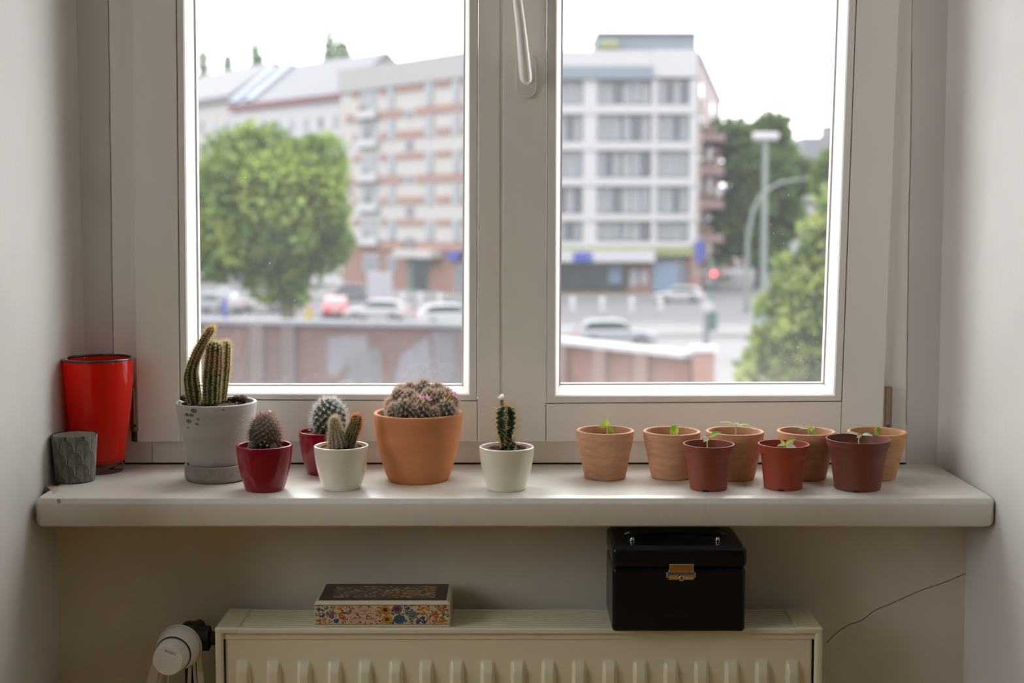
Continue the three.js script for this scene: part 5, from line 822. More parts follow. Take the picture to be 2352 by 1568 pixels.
{
  // white block with glazed loggias on the right
  const B = facadeGroup('apartment_building', 'white apartment block with glazed loggias and a shop at street level, in the right window', 1106, 116, 1600, 116), { t, f, slab, window_, hAt, uAt } = B, h = hAt(1450), u = uAt;
  const [uR] = f(1600, 400), u0 = 0;
  mesh('wall', boxAB(u0, 0, -2.6, uR, h(116), -0.6), OM.lav, t);
  mesh('parapet', boxAB(u0, h(153), -2.6, uR, h(116), 0.25), OM.white, t);
  mesh('upper_wall', boxAB(u(1497), h(178), -0.7, uR, h(114), 0.3), OM.white, t);
  mesh('awning', boxAB(u0, h(183), -0.6, u(1496), h(153), 0.5), OM.blueGrey, t);
  const ph = new THREE.Group(); ph.name = 'penthouse'; t.add(ph);
  mesh('penthouse_wall', boxAB(u(1371), h(118), -8, u(1600), h(72), -1), OM.blueGrey, ph); mesh('penthouse_roof', boxAB(u(1370), h(74), -9.2, u(1601), h(70), -0.7), OM.grey, ph); mesh('roof_planting', boxAB(u(1376), h(116), -1, u(1420), h(92), 0.1, 0.3), OM.lime, ph);
  const tops = [183, 262, 345, 427, 507], bots = [238, 323, 405, 488, 551];
  tops.forEach((y0, i) => {
    const y1 = bots[i], nextSlab = tops[i + 1] ?? 566;
    mesh('floor_slab', boxAB(u0, h(nextSlab), -0.7, uR, h(y1 + 3), 0.35), OM.white, t);
    for (const [a, b] of [[1106, 1112], [1150, 1180], [1238, 1262], [1338, 1371], [1495, 1508], [1581, 1600]]) mesh('pier', boxAB(u(a), h(y1 + 3), -0.7, u(b), h(y0), 0.25), OM.white, t);
    const D = OM.pane, Lp = OM.paneLight, Cu = OM.curtain;
    const seq = [[Lp, D, Cu], [Cu, Lp, D], [Cu, Cu, Lp], [Lp, Cu, D], [Cu, Lp, Cu]];
    let q = i;
    for (const [a, b, n] of [[1112, 1149, 3], [1181, 1237, 3], [1263, 1337, 4], [1372, 1425, 3], [1427, 1494, 3], [1509, 1580, 4]]) {
      const s = seq[(q++) % 5];
      window_(u(a), u(b), h(y1 + 2), h(y0 + 1), { out: -0.25, n, panes: [s[0], s[1], s[2], s[1]] });
      if (i < 4 && a !== 1427) mesh('balustrade', boxAB(u(a), h(y1 + 2), -0.1, u(b), h(y1 - 20), -0.04), OM.railing, t);
    }
  });
  // shop front
  mesh('fascia', boxAB(u0, h(587), -0.6, uR - 0.2, h(566), 0.5), OM.lime, t);
  mesh('canopy', boxAB(u0, h(600), -0.6, u(1502), h(574), 1.6), OM.white, t);
  mesh('shop_sign', boxAB(u(1316), h(600), 1.6, u(1358), h(578), 1.72), OM.signBlue, t);
  mesh('shop_sign', boxAB(u(1112), h(600), 1.6, u(1140), h(578), 1.72), OM.signBlue, t);
  mesh('shop_wall', boxAB(u0, 0, -0.7, uR, h(600), -0.1), OM.brick, t);
  const pl = (a, b, ya, yb, m, o = 0.02) => mesh('shop_window', boxAB(u(a), h(yb), -0.12, u(b), h(ya), o), m, t);
  pl(1110, 1136, 604, 668, OM.shopGlass); pl(1140, 1200, 604, 668, OM.shopGlass); pl(1210, 1286, 604, 668, OM.shopGlass); pl(1290, 1345, 604, 668, OM.shopGlass); pl(1347, 1392, 604, 668, OM.shopGlass); pl(1395, 1442, 604, 668, OM.shopGlass); pl(1500, 1562, 602, 670, OM.poster); pl(1564, 1582, 602, 670, OM.railing);
  mesh('poster', boxAB(u(1398), h(650), 0.02, u(1428), h(612), 0.06), OM.poster, t);
  mesh('poster', boxAB(u(1448), h(656), -0.1, u(1466), h(616), 0.05), OM.paper, t); mesh('poster', boxAB(u(1472), h(652), -0.1, u(1488), h(618), 0.05), OM.paper, t);
  mesh('corner_pier', boxAB(uR - 0.55, 0, -0.7, uR, h(560), 0.4), OM.brick, t);
  mesh('blade_sign', boxAB(uR - 0.1, h(601), 0.2, uR + 0.65, h(553), 0.45), OM.signBlue, t);
}
{
  // its side street face with pink balconies
  const B = facadeGroup('apartment_building', 'salmon side facade with stacked pink balconies, right of the white apartment block', 1601, 116.5, 1655, 168), { t, len, f, hAt, uAt, window_ } = B, h = hAt(1603);
  mesh('wall', boxAB(0, 0, -2, len * 0.93, h(118), 0),  omat([0.66, 0.52, 0.50], 0.85), t);
  mesh('parapet', boxAB(-0.1, h(122), -2, len * 0.93, h(112), 0.2), OM.white, t);
  for (let i = 0; i < 6; i++) {
    const y = 186 + i * 82 * 1.0, g = new THREE.Group(); g.name = 'balcony'; t.add(g);
    if (i > 0) for (const [a, b, o] of [[0.12, 0.34, 1.9], [0.5, 0.74, 2.6]]) { mesh('balcony_front', boxAB(len * a, h(y - 16 + 62), -0.2, len * b, h(y - 36 + 62), o), OM.pink, g); mesh('balcony_back', boxAB(len * a, h(y - 36 + 62), 0, len * b, h(y - 52 + 62), o * 0.5), OM.ochre, g); }
    for (const a of [0.02, 0.4, 0.8]) window_(len * a, len * (a + 0.07), h(y + 30), h(y - 8), { out: 0.05 });
    mesh('brick_band', boxAB(0.02, h(y + 58), -0.2, len * 0.1, h(y + 34), 0.06), OM.pinkBrick, t);
  }
}
{
  // striped brick and plaster block that recedes to the left
  const B = facadeGroup('apartment_building', 'apartment block striped in red brick and cream plaster, behind the round tree', 786, 131.5, 1098, 115.2), { t, len, f, hAt, uAt, window_ } = B, h = hAt(1050), u = uAt;
  mesh('wall', boxAB(0, h(556), -2.5, len, h(176), 0), OM.cream, t);
  mesh('parapet', boxAB(-0.1, h(180), -2.6, len, h(121), 0.25),  omat([0.66, 0.65, 0.645], 0.85), t);
  mesh('ground_floor', boxAB(0, 0, -2.5, len, h(556), -0.05), OM.brick, t);
  const bandA = (ya, yb) => { mesh('brick_band', boxAB(u(797), h(yb), -0.2, u(927), h(ya), 0.12), OM.pinkBrick, t); mesh('brick_band', boxAB(u(957), h(yb), -0.2, len, h(ya), 0.12), OM.pinkBrick, t); };
  bandA(237, 256); bandA(397, 417); bandA(557, 577);
  for (const [ya, yb] of [[180, 197], [290, 308], [343, 359], [449, 467], [503, 519]]) for (const [a, b] of [[813, 826], [875, 889], [913, 974], [1004, 1036], [1062, 1082]]) mesh('brick_panel', boxAB(u(a), h(yb), -0.2, u(b), h(ya), 0.1), OM.pinkBrick, t);
  for (const [ya, yb] of [[180, 236], [258, 308], [342, 394], [420, 468], [503, 553]]) {
    for (const [a, b] of [[893, 908], [980, 997], [1043, 1057], [1084, 1096]]) window_(u(a), u(b), h(yb), h(ya), { out: 0.14, pane: (a + ya) % 3 ? OM.paneLight : OM.pane });
    const bal = new THREE.Group(); bal.name = 'balcony'; t.add(bal);
    window_(u(830), u(868), h(yb), h(ya), { out: 0.06, n: 3, panes: [OM.curtain, (ya === 258 || ya === 420) ? OM.pane : OM.paneLight, OM.curtain], parent: bal });
    mesh('balcony_rail', boxAB(u(826), h(yb + 16), 0, u(872), h(yb - 4), 0.5), OM.white, bal);
    mesh('laundry', boxAB(u(834), h(yb - 4), 0.4, u(840), h(yb - 18), 0.5), ya === 180 ? OM.redTrim : OM.white, bal);
  }
  for (const [ya, yb] of [[240, 258], [312, 338], [398, 414], [470, 497], [545, 570], [156, 178]]) window_(u(934), u(950), h(yb), h(ya), { out: 0.16, pane: OM.railing });
  // ground floor: windows, entrance with canopy, sign
  for (const [a, b] of [[834, 868], [890, 907]]) window_(u(a), u(b), h(635), h(590), { out: 0.02, pane: OM.paneLight });
  mesh('entrance', boxAB(u(936), 0.05, -0.3, u(984), h(600), 0.02), OM.green, t); mesh('entrance_glass', boxAB(u(948), 0.1, 0.0, u(980), h(602), 0.06), OM.shopGlass, t);
  mesh('entrance_canopy', boxAB(u(930), h(594), -0.2, u(1016), h(575), 1.4), OM.cream, t);
  mesh('shop_sign', boxAB(u(1036), h(597), 0, u(1062), h(578), 0.5), OM.signBlue, t);
  window_(u(1044), u(1076), h(668), h(606), { out: 0.02, n: 2, pane: OM.railing });
  mesh('chimney', boxAB(u(914), h(122), -3, u(926), h(110), -2), OM.cream, t);
}
// houses further along
function house(label, pxA, dA, pxB, dB, wallM, eaveY, o) {
  const B = facadeGroup('town_house', label, pxA, dA, pxB, dB), { t, len, hAt, uAt, window_ } = B, h = hAt(pxB), e = h(eaveY), dep = 11, ridge = o.ridge;
  mesh('wall', boxAB(0, 0, -dep, len, e, 0), wallM, t);
  mesh('eave', boxAB(-0.2, e - 0.55, -dep, len + 0.1, e, 0.4), o.trim ?? OM.grey, t);
  const rf = [[0.5, e], [-dep - 0.4, e], [-dep / 2, e + ridge]];
  const s = new THREE.Shape(rf.map(([z, y]) => new THREE.Vector2(-z, y)));
  mesh('roof', new THREE.ExtrudeGeometry(s, { depth: len + 0.4, bevelEnabled: false }).rotateY(Math.PI / 2).translate(-0.2, 0, 0), o.roof ?? OM.roof, t);
  if (o.verge) { const len2 = Math.hypot(dep / 2 + 0.5, ridge); for (const k of [0.1, 3.2]) mesh('roof_light_band', box(1.6, 0.3, len2 * 0.94).rotateX(-Math.atan2(-ridge, dep / 2 + 0.5) * 1).translate(k + 0.6, e + ridge / 2 + 0.25, -dep / 4 + 0.25), OM.roofBlue, t); }
  for (const [ya, yb] of o.rows) for (let i = 0; i < o.n; i++) { const x = len * (i + 0.5) / o.n; window_(x - 0.55, x + 0.55, h(yb), h(ya), { pane: i % 3 ? OM.paneLight : OM.railing }); }
  if (o.chimney) for (const x of o.chimney) mesh('chimney', boxAB(len * x, e + ridge * 0.5, -dep / 2 - 0.5, len * x + 1, e + ridge + 1.2, -dep / 2 + 0.5), OM.brick, t);
  return B;
}
house('white town house with a grey roof and red eave, left of the striped block', 538, 147, 792, 132, OM.white, 214, { ridge: 4.6, trim: OM.redTrim, verge: true, n: 8, rows: [[262, 292], [330, 362], [400, 432], [470, 505], [545, 580]] });
house('pale cream town house with a flat grey roof, leftmost of the houses', 380, 163, 540, 148, OM.cream, 218, { ridge: 4.2, n: 6, rows: [[265, 295], [335, 365], [405, 435], [475, 505]] });
{
  const c = P(1885, 330, zOf(260)), t = thing('office_tower', 'hazy grey tower block far behind the trees at the right', 'building', V(c.x, GY, zOf(260)));
  const top = P(1885, 318, zOf(260)).y - GY; mesh('wall', box(9, top, 10, 0, top / 2, 0), OM.grey, t); mesh('roof_box', box(4, 2.5, 4, 2.4, top + 1.2, 0), OM.grey, t);
  const l = thing('town_house', 'grey house end glimpsed at the end of the street between the trees', 'building', V(P(1700, 560, zOf(190)).x, GY, zOf(190)));
  mesh('wall', box(24, 8.5, 8, 0, 4.25, 0), OM.lav, l); mesh('roof', new THREE.CylinderGeometry(5.2, 5.2, 24.4, 3).rotateZ(Math.PI / 2).rotateX(Math.PI).scale(1, 0.45, 1).translate(0, 9.2, 0), OM.roof, l);
  for (let i = 0; i < 6; i++) mesh('window', box(1.2, 1.6, 0.2, -9 + i * 3.6, 5, 4.02), OM.railing, l);
}
// ------------------------------------------------ brick boundary wall with coping, pilasters and painted patches
{
  const tBrick = (seed, patches, tone) => canvasTex(2048, 512, (c, W2, H2) => {
    const r = rng(seed); c.fillStyle = '#8f7d78'; c.fillRect(0, 0, W2, H2);
    const bh = 12, bw = 34; for (let j = 0; j * bh < H2; j++) for (let i = -1; i * bw < W2; i++) { const k = r(); c.fillStyle = `rgb(${tone[0] + k * 26},${tone[1] + k * 20},${tone[2] + k * 18})`; c.fillRect(i * bw + (j & 1 ? bw / 2 : 0) + 1, j * bh + 1, bw - 2, bh - 2); }
    for (const p of patches) { c.fillStyle = p[0]; c.beginPath(); p[1].forEach(([x, y], i) => i ? c.lineTo(x * W2, y * H2) : c.moveTo(x * W2, y * H2)); c.closePath(); c.fill(); }
    for (let i = 0; i < 300; i++) { c.fillStyle = `rgba(60,45,40,${0.03 + r() * 0.06})`; c.fillRect(r() * W2, r() * H2, 4 + r() * 30, 20 + r() * 160); }
  });
  const g1 = 'rgba(176,176,186,.92)', g2 = 'rgba(160,166,172,.85)';
  const wall = (label, pxa, da, pxb, db, ytop, pm, mapT, pil, step) => {
    const a = ray(pxa, CY), b = ray(pxb, CY), A = V(a.x * da, 0, EYE.z - da), B2 = V(b.x * db, 0, EYE.z - db), d = B2.clone().sub(A), len = d.length(), rot = -Math.atan2(d.z, d.x), top = P(pxa, ytop, EYE.z - da).y;
    const t = thing('brick_wall', label, 'wall', V(A.x, GY, A.z), undefined, rot), H2 = top - GY;
    const bg = box(len, H2, 0.36, len / 2, H2 / 2, -0.18), uv = bg.attributes.uv;
    mesh('wall_body', bg, omat([0.9, 0.88, 0.88], 0.95, { map: mapT }), t);
    for (const x of pil) mesh('pilaster', box(0.5, H2 + 0.05, 0.2, x * len, H2 / 2, 0.06), pm, t);
    const n = Math.round(len / step); for (let i = 0; i < n; i++) mesh('coping_stone', box(len / n - 0.02, 0.16, 0.62, (i + 0.5) * len / n, H2 + 0.08, -0.1, 0.02), OM.grey, t);
    return { t, len, H2 };
  };
  const patches = [[g1, [[0.53, 0.12], [0.66, 0.1], [0.66, 0.25], [0.6, 0.42], [0.55, 0.55], [0.53, 0.5]]], [g2, [[0.62, 0.3], [0.7, 0.22], [0.72, 0.9], [0.66, 0.95], [0.64, 0.7], [0.57, 0.66]]], [g1, [[0.77, 0.3], [0.86, 0.1], [0.9, 0.95], [0.78, 1], [0.75, 0.6]]], [g2, [[0.87, 0.04], [0.975, 0.02], [0.985, 1], [0.9, 0.98]]], [g2, [[0.1, 0.86], [0.5, 0.84], [0.62, 0.95], [0.62, 1], [0.1, 1]]]];
  wall('long brick boundary wall with pale painted-over patches, in the left window', 392, 45, 1082, 43, 741, omat([0.27, 0.2, 0.185], 0.95), tBrick(3, patches, [140, 108, 98]), [0.295, 0.402, 0.985], 1.1);
  wall('brick wall with white capping stones sloping down to a pillar, in the right window', 1090, 41.5, 1585, 34.5, 768, omat([0.42, 0.26, 0.21], 0.95), tBrick(5, [], [172, 118, 96]), [0.28, 0.46, 0.64, 0.82], 0.7).t.traverse((o) => { if (o.name === 'coping_stone') o.material = OM.white; });
  const pc = ray(1618, CY), p = V(pc.x * 34, GY, EYE.z - 34), top = P(1618, 806, EYE.z - 34).y - GY, t = thing('brick_pillar', 'brick gate pillar with a white cap at the end of the brick wall', 'pillar', p);
  mesh('pillar_shaft', box(0.5, top, 0.5, 0, top / 2, 0), OM.brick, t); mesh('pillar_cap', box(0.66, 0.12, 0.66, 0, top + 0.06, 0, 0.02), OM.white, t);
}
// ------------------------------------------------ cars
function makeCar(label, paint, pos, rotY, scale = 1) {
  const t = thing('car', label, 'car', pos, undefined, rotY);
  t.scale.setScalar(scale);
  const L = 4.3, w = 1.75, body = new THREE.Shape();
  body.moveTo(-L / 2, 0.32); body.lineTo(-L / 2, 0.62); body.quadraticCurveTo(-L / 2 + 0.05, 0.86, -L / 2 + 0.3, 0.9); body.lineTo(L / 2 - 1.15, 0.92); body.quadraticCurveTo(L / 2 - 0.2, 0.84, L / 2, 0.6); body.lineTo(L / 2, 0.32); body.closePath();
  const cabin = new THREE.Shape(); cabin.moveTo(-L / 2 + 0.12, 0.88); cabin.quadraticCurveTo(-L / 2 + 0.35, 1.42, -L / 2 + 0.85, 1.45); cabin.quadraticCurveTo(0.1, 1.5, 0.35, 1.4); cabin.lineTo(1.05, 0.9); cabin.closePath();
  const glass = new THREE.Shape(); glass.moveTo(-L / 2 + 0.42, 0.94); glass.lineTo(-L / 2 + 0.75, 1.33); glass.quadraticCurveTo(-0.2, 1.4, 0.3, 1.32); glass.lineTo(0.82, 0.94); glass.closePath();
  const ex = (s, d, bv) => new THREE.ExtrudeGeometry(s, { depth: d - 2 * bv, bevelEnabled: true, bevelThickness: bv, bevelSize: bv, bevelOffset: -bv, bevelSegments: 3, curveSegments: 10 }).translate(0, 0, -d / 2 + bv);
  mesh('car_body', ex(body, w, 0.1), paint, t); mesh('car_roof', ex(cabin, w - 0.25, 0.1), paint, t); mesh('side_windows', ex(glass, w - 0.22, 0.02), OM.shopGlass, t);
  mesh('windscreen', box(0.03, 0.52, w - 0.5).rotateZ(0.92).translate(0.75, 1.15, 0), OM.shopGlass, t); mesh('rear_window', box(0.03, 0.4, w - 0.5).rotateZ(-0.55).translate(-L / 2 + 0.33, 1.17, 0), OM.paneLight, t);
  for (const x of [-1.3, 1.3]) for (const z of [-1, 1]) { const wh = new THREE.Group(); wh.name = 'wheel'; t.add(wh); mesh('tyre', new THREE.CylinderGeometry(0.32, 0.32, 0.2, 24).rotateX(Math.PI / 2).translate(x, 0.32, z * (w / 2 - 0.08)), OM.tyre, wh); mesh('hub', new THREE.CylinderGeometry(0.19, 0.19, 0.22, 16).rotateX(Math.PI / 2).translate(x, 0.32, z * (w / 2 - 0.08)), OM.hub, wh); }
  for (const z of [-1, 1]) { mesh('tail_light', box(0.06, 0.16, 0.3, -L / 2 + 0.02, 0.74, z * 0.66, 0.02), mat([0.45, 0.03, 0.03], 0.3), t); mesh('headlight', box(0.08, 0.13, 0.3, L / 2 - 0.06, 0.62, z * 0.62, 0.02), OM.hub, t); }
  mesh('number_plate', box(0.03, 0.11, 0.5, -L / 2 - 0.01, 0.5, 0), OM.white, t);
  return t;
}
const PA = { silver: omat([0.50, 0.53, 0.57], 0.25, { clearcoat: 1 }), white: omat([0.78, 0.78, 0.78], 0.25, { clearcoat: 1 }), red:  omat([0.62, 0.05, 0.07], 0.25, { clearcoat: 1 }), black: omat([0.03, 0.035, 0.04], 0.2, { clearcoat: 1 }), grey: omat([0.2, 0.22, 0.24], 0.25, { clearcoat: 1 }) };
{
  const g = (px, py) => onGround(px, py);
  makeCar('silver car crossing the junction, behind the sloping brick wall', PA.silver, g(1412, 794), 0.06);
  makeCar('white car passing in front of the shop, behind the traffic light', PA.white, g(1560, 693), Math.PI - 0.3, 0.9);
  makeCar('red car seen from behind, parked right of the round tree', PA.red, g(773, 727), Math.PI / 2 + 0.1);
  makeCar('white car parked beside the red car', PA.white, g(868, 737), 2.9);
  makeCar('white car cut off by the right edge of the left pane', PA.white, g(1040, 752), 0.2, 1.05);
  makeCar('white car parked under the round tree, the right one', PA.white, g(600, 716), 2.9);
  makeCar('light car parked under the round tree, at the left edge', PA.silver, g(492, 718), 2.7);
  makeCar('black car parked in front of the striped block', PA.grey, g(822, 690), 0.1, 0.95);
  makeCar('dark car far down the street behind the lamp pole', PA.black, g(1690, 612), Math.PI / 2);
  makeCar('white van-like car far down the street beside the bush', PA.white, g(1800, 600), Math.PI / 2 + 0.1, 1.3);
}
// ------------------------------------------------ street furniture
{
  const bol = (px, py) => { const q = onGround(px, py); return q; };
  const proto = thing('bollard', 'x', 'bollard', bol(1315, 721), 'white bollards along the far pavement');
  mesh('bollard_post', taper([V(0, 0, 0), V(0, 1.1, 0)], [0.2, 0.19, 0.19], 14, 4), OM.white, proto); mesh('bollard_cap', new THREE.SphereGeometry(0.2, 14, 8).scale(1, 0.5, 1).translate(0, 1.1, 0), OM.white, proto);
  const names = ['first white bollard from the left in front of the shop, in the right window', 'second white bollard from the left in front of the shop, in the right window', 'third white bollard from the left in front of the shop, in the right window', 'fourth white bollard from the left, rightmost in front of the shop', 'white bollard nearest the entrance of the striped block, leftmost in the left window', 'middle one of the three white bollards in front of the striped block', 'rightmost of the three white bollards in front of the striped block'];
  [[1315, 721], [1383, 722], [1451, 722], [1517, 722], [925, 708], [966, 709], [1010, 710]].forEach(([x, y], i) => { const b = i ? proto.clone() : proto; if (i) { b.name = numbered('bollard'); b.position.copy(bol(x, y)); scene.add(b); } b.userData = { label: names[i], category: 'bollard', group: 'white bollards along the far pavement' }; });
  // tall street lamp
  const lp = (label, px, d, ytop, arm) => { const x = ray(px, CY).x * d, z = EYE.z - d, top = P(px, ytop, z).y - GY, t = thing('street_lamp', label, 'street lamp', V(x, GY, z)); mesh('lamp_pole', taper([V(0, 0, 0), V(0, top, 0)], [0.16, 0.14, 0.12, 0.11], 14, 8), OM.pole, t); return { t, top }; };
  const a = lp('tall street lamp with a flat twin head, in front of the right-hand tree', 1754, 60, 318);
  mesh('lamp_head', box(1.18, 0.34, 0.5, 0, a.top + 0.1, 0, 0.12), OM.white, a.t); mesh('lamp_glass', box(1.0, 0.08, 0.38, 0, a.top - 0.08, 0, 0.03), OM.paneLight, a.t);
  const b = thing('street_lamp', 'grey lamp pole whose arm curves to the right, behind the tall lamp', 'street lamp', V(ray(1716, CY).x * 95, GY, zOf(95)));
  const q = (px, py) => P(px, py, zOf(95)).sub(b.position);
  mesh('lamp_pole', taper([V(0, 0, 0), q(1716, 600), q(1722, 520), q(1745, 455), q(1790, 422), q(1850, 410)], [0.2, 0.17, 0.15, 0.12, 0.1, 0.08], 12, 40), OM.pole, b); mesh('lamp_head', box(1.3, 0.16, 0.4, 0, 0, 0, 0.06).translate(...q(1858, 411).toArray()), OM.grey, b);
  // traffic lights
  const d = 78, tl = thing('traffic_light', 'green traffic light showing red, right of the corner pier', 'traffic light', V(ray(1634, CY).x * d, GY, zOf(d))), hY = P(1638, 628, zOf(d)).y - GY;
  mesh('signal_pole', taper([V(0, 0, 0), V(0, hY + 0.9, 0)], [0.11, 0.1], 12, 4), OM.green, tl); mesh('signal_housing', box(0.36, 1.0, 0.3, 0.1, hY - 0.3, 0.12, 0.05), OM.green, tl);
  mesh('signal_arm', box(1.2, 0.09, 0.09, -0.5, hY + 0.1, 0), OM.pole, tl);
  const red = mesh('signal_lens', new THREE.SphereGeometry(0.13, 18, 12).scale(1, 1, 0.5).translate(0.1, hY, 0.29), new THREE.MeshStandardMaterial({ color: LIN(0.5, 0.02, 0.03), emissive: LIN(1, 0.06, 0.08), emissiveIntensity: 5 }), tl);
  const rl = new THREE.PointLight(LIN(1, 0.08, 0.1), 0.6); rl.position.set(0.1, hY, 0.55); rl.castShadow = true; tl.add(rl); rl.name = 'signal_lens_light';
  for (const y of [0.3, 0.6]) mesh('signal_lens', new THREE.SphereGeometry(0.12, 16, 10).scale(1, 1, 0.4).translate(0.1, hY - y, 0.27), OM.dark, tl);
  const d2 = 62, pl = thing('traffic_light', 'grey signal post with a round white sign and a green box, behind the brick pillar', 'traffic light', V(ray(1624, CY).x * d2, GY, zOf(d2))), y2 = P(1624, 702, zOf(d2)).y - GY, y3 = P(1624, 735, zOf(d2)).y - GY;
  mesh('signal_pole', taper([V(0, 0, 0), V(0, y2, 0)], [0.15, 0.15, 0.17], 12, 4), OM.grey, pl); mesh('round_sign', new THREE.CylinderGeometry(0.3, 0.3, 0.06, 24).rotateX(Math.PI / 2).translate(0, y2, 0.18), OM.white, pl); mesh('signal_housing', box(0.34, 0.95, 0.35, 0.34, y3, 0.05, 0.05), OM.green, pl);
  // bins, sign panel, post under the tree
  const th = (n, l, c, px, py) => thing(n, l, c, onGround(px, py));
  const bin = th('litter_bin', 'yellow and orange bin at the foot of the round tree', 'bin', 709, 744); mesh('bin_body', taper([V(0, 0, 0), V(0, 1, 0)], [0.26, 0.3], 16, 2), OM.yellow, bin); mesh('bin_lid', new THREE.CylinderGeometry(0.32, 0.34, 0.12, 18).translate(0, 1.05, 0),  omat([0.6, 0.25, 0.06], 0.6), bin);
  const sg = th('notice_board', 'pale lilac notice board on the pavement before the striped block', 'sign', 872, 704); mesh('board', box(1.9, 2.1, 0.18, 0, 1.6, 0, 0.03), OM.paper, sg); for (const x of [-0.7, 0.7]) mesh('board_post', box(0.12, 0.7, 0.12, x, 0.35, 0), OM.grey, sg);
  const bp = th('sign_post', 'blue and white sign post at the left under the round tree', 'sign', 517, 742); mesh('post', taper([V(0, 0, 0), V(0, 1.7, 0)], [0.16, 0.16], 10, 2), OM.signBlue, bp); mesh('sign_face', box(0.9, 0.8, 0.1, 0, 2.0, 0.1, 0.03), OM.white, bp);
}
// ------------------------------------------------ trees
const leafGeo = (() => { const g = geoFrom([0, 0, 0, 0.32, 0.5, 0.07, 0, 1, -0.04, -0.32, 0.5, 0.07, 0, 0.52, 0], [0, 1, 4, 1, 2, 4, 2, 3, 4, 3, 0, 4]); return g; })();
M.foliage = mat([1, 1, 1], 1, { transmission: 0.4, thickness: 0, specularIntensity: 0.3 });
function foliage(parent, blobs, n, size, ca, cb, seed) {
  const r = rng(seed), im = new THREE.InstancedMesh(leafGeo, M.foliage, n), m = new THREE.Matrix4(), q = new THREE.Quaternion(), tot = blobs.reduce((s, b) => s + b[3] ** 2, 0), dummy = V(0, 0, 0);
  let k = 0;
  for (let i = 0; i < n; i++) {
    let pick = r() * tot, b = blobs[0]; for (const c of blobs) { pick -= c[3] ** 2; if (pick <= 0) { b = c; break; } }
    const d = V(r() - 0.5, r() - 0.5, r() - 0.5).normalize(), rad = b[3] * Math.pow(0.25 + 0.75 * r(), 0.45);
    const p = V(b[0] + d.x * rad, b[1] + d.y * rad * (b[4] ?? 1), b[2] + d.z * rad);
    const out = d.clone().add(V((r() - 0.5) * 1.6, (r() - 0.7) * 1.4, (r() - 0.5) * 1.6)).normalize();
    q.setFromUnitVectors(V(0, 1, 0), out).multiply(new THREE.Quaternion().setFromAxisAngle(V(0, 1, 0), r() * 6.28));
    const s = size * (0.65 + 0.7 * r()); m.compose(p, q, V(s, s, s)); im.setMatrixAt(k, m); im.setColorAt(k++, mixC(ca, cb, clamp((b[5] ?? 0.5) * 1.1 - 0.3 + 0.5 * r() + 0.25 * d.y, 0, 1)));  // upper leaves of each clump paler, sky light put into the colour
  }
  stuff(im); return add(im, parent, 'foliage');
}
function blobTree(name, label, px, d, crown, leaves, size, ca, cb, seed, trunkR = 0.3, zf = 0.8) {
  const z = zOf(d), base = V(ray(px, CY).x * d, GY, z), t = thing(name, label, 'tree', base), r = rng(seed), list = [];
  for (const [cx, cy, rp, n] of crown) { const c = P(cx, cy, z).sub(base), R = rp * mpp(cx, cy, z); for (let i = 0; i < n; i++) { const v = V(r() - 0.5, r() - 0.5, r() - 0.5).normalize(), k = Math.cbrt(0.25 + 0.75 * r()) * R * 0.68; list.push([c.x + v.x * k, c.y + v.y * k, c.z + v.z * k * zf, R * (0.26 + 0.2 * r()), 1, r()]); } }
  foliage(t, list, leaves, size, ca, cb, seed);
  const top = list.reduce((s, b) => Math.max(s, b[1]), 0), low = list.reduce((s, b) => Math.min(s, b[1]), 1e9);
  mesh('trunk', taper([V(0, -0.1, 0), V(0.1, low + 0.3, 0), V(-0.05, lerp(low, top, 0.6), 0)], [trunkR * 1.3, trunkR, trunkR * 0.8, trunkR * 0.3], 12, 12), OM.bark, t);
  for (let i = 0; i < 6; i++) { const b = list[Math.floor(r() * list.length)], y0 = lerp(low, top, 0.1 + 0.3 * r()); mesh('branch', taper([V(0, y0, 0), V(b[0] * 0.5, lerp(y0, b[1], 0.6), b[2] * 0.5), V(b[0], b[1], b[2])], [trunkR * 0.5, trunkR * 0.3, trunkR * 0.08], 8, 8), OM.bark, t); }
  return t;
}
const oC = (r, g, b) => C(r * 0.45, g * 0.45, b * 0.45);
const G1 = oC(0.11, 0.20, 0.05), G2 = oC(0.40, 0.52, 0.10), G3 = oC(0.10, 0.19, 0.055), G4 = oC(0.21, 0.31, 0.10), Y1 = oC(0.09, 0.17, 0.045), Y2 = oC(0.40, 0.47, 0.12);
blobTree('round_tree', 'large round green tree in the left window, in front of the houses', 655, 56, [[625, 480, 200, 46], [530, 520, 120, 22], [700, 400, 110, 18], [590, 370, 100, 16], [735, 530, 95, 14], [490, 400, 70, 10], [640, 640, 75, 14], [470, 600, 60, 8], [690, 660, 50, 8]], 26000, 0.34, G1, G2, 901, 0.32);
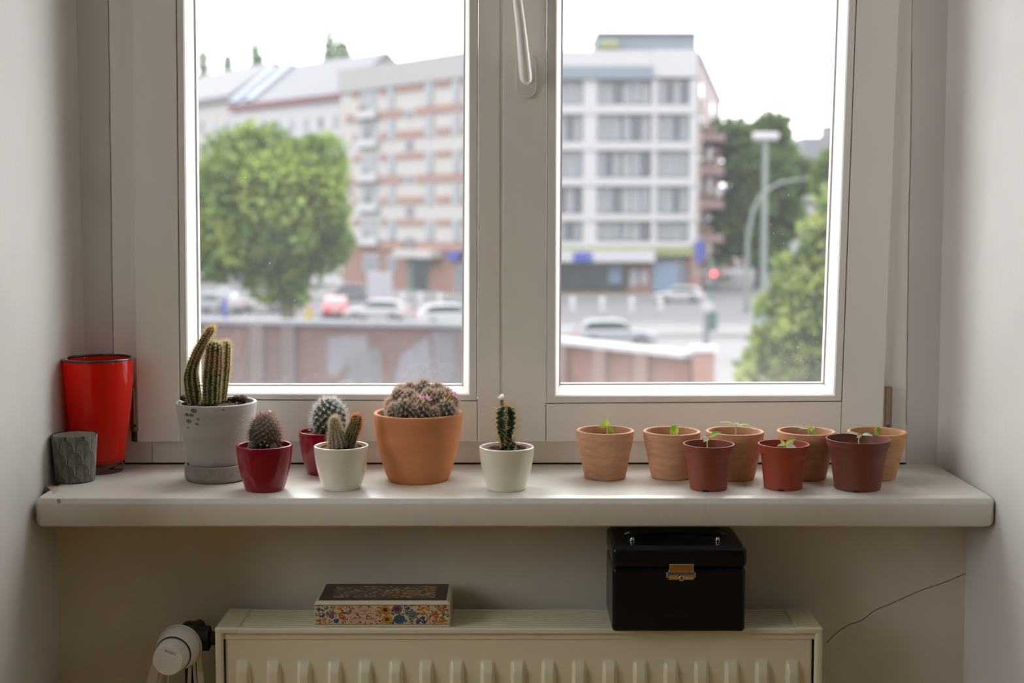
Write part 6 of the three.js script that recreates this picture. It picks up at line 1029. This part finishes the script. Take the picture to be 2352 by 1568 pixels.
blobTree('street_tree', 'dark green tree behind the tall street lamp in the right window', 1745, 128, [[1745, 420, 105, 26], [1690, 330, 62, 12], [1765, 320, 60, 12], [1815, 400, 60, 12], [1700, 510, 70, 12], [1800, 500, 60, 10], [1690, 575, 50, 9], [1760, 565, 60, 10]], 19000, 0.72, G3, G4, 903, 0.45);
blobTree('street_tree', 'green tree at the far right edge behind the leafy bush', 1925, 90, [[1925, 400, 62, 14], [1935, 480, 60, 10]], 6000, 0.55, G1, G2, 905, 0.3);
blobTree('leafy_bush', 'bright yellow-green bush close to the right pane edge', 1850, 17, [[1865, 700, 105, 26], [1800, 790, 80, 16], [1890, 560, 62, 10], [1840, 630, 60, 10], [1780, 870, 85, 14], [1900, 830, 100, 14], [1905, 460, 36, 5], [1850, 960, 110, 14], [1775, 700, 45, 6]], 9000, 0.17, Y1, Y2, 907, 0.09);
const poplar = (label, px, ytop, wpx, d, seed) => { const z = zOf(d), base = V(ray(px, CY).x * d, GY, z), t = thing('poplar', label, 'tree', base), top = P(px, ytop, z).y - GY, w = wpx / 2 * d / F, list = []; for (let i = 0; i < 14; i++) { const f = i / 13, y = lerp(top - 16, top - w * 0.5, f); list.push([Math.sin(i * 2.4) * w * 0.3, y, Math.cos(i * 2.4) * w * 0.3, w * (0.55 + 0.45 * Math.sin(Math.PI * (0.25 + 0.7 * f))) * (1 - 0.35 * f), 1.5]); } foliage(t, list, 2200, 0.9, C(0.15, 0.2, 0.12), C(0.2, 0.26, 0.16), seed); mesh('trunk', taper([V(0, 0, 0), V(0, top - 2, 0)], [0.5, 0.4, 0.1], 10, 4), OM.bark, t); };  // foliage colours paled to stand for distance haze
poplar('narrow poplar far behind the houses, leftmost of five', 475, 124, 22, 215, 921);
poplar('thinnest poplar far behind the houses, second from the left', 531, 132, 11, 220, 922);
poplar('pointed poplar behind the houses, middle of the five', 596, 98, 26, 215, 923);
poplar('tall slim poplar behind the white house roof', 764, 74, 24, 210, 924);
poplar('stout poplar at the left end of the striped block roof', 793, 86, 36, 208, 925);

scene.add(camera);
renderer.render(scene, camera);
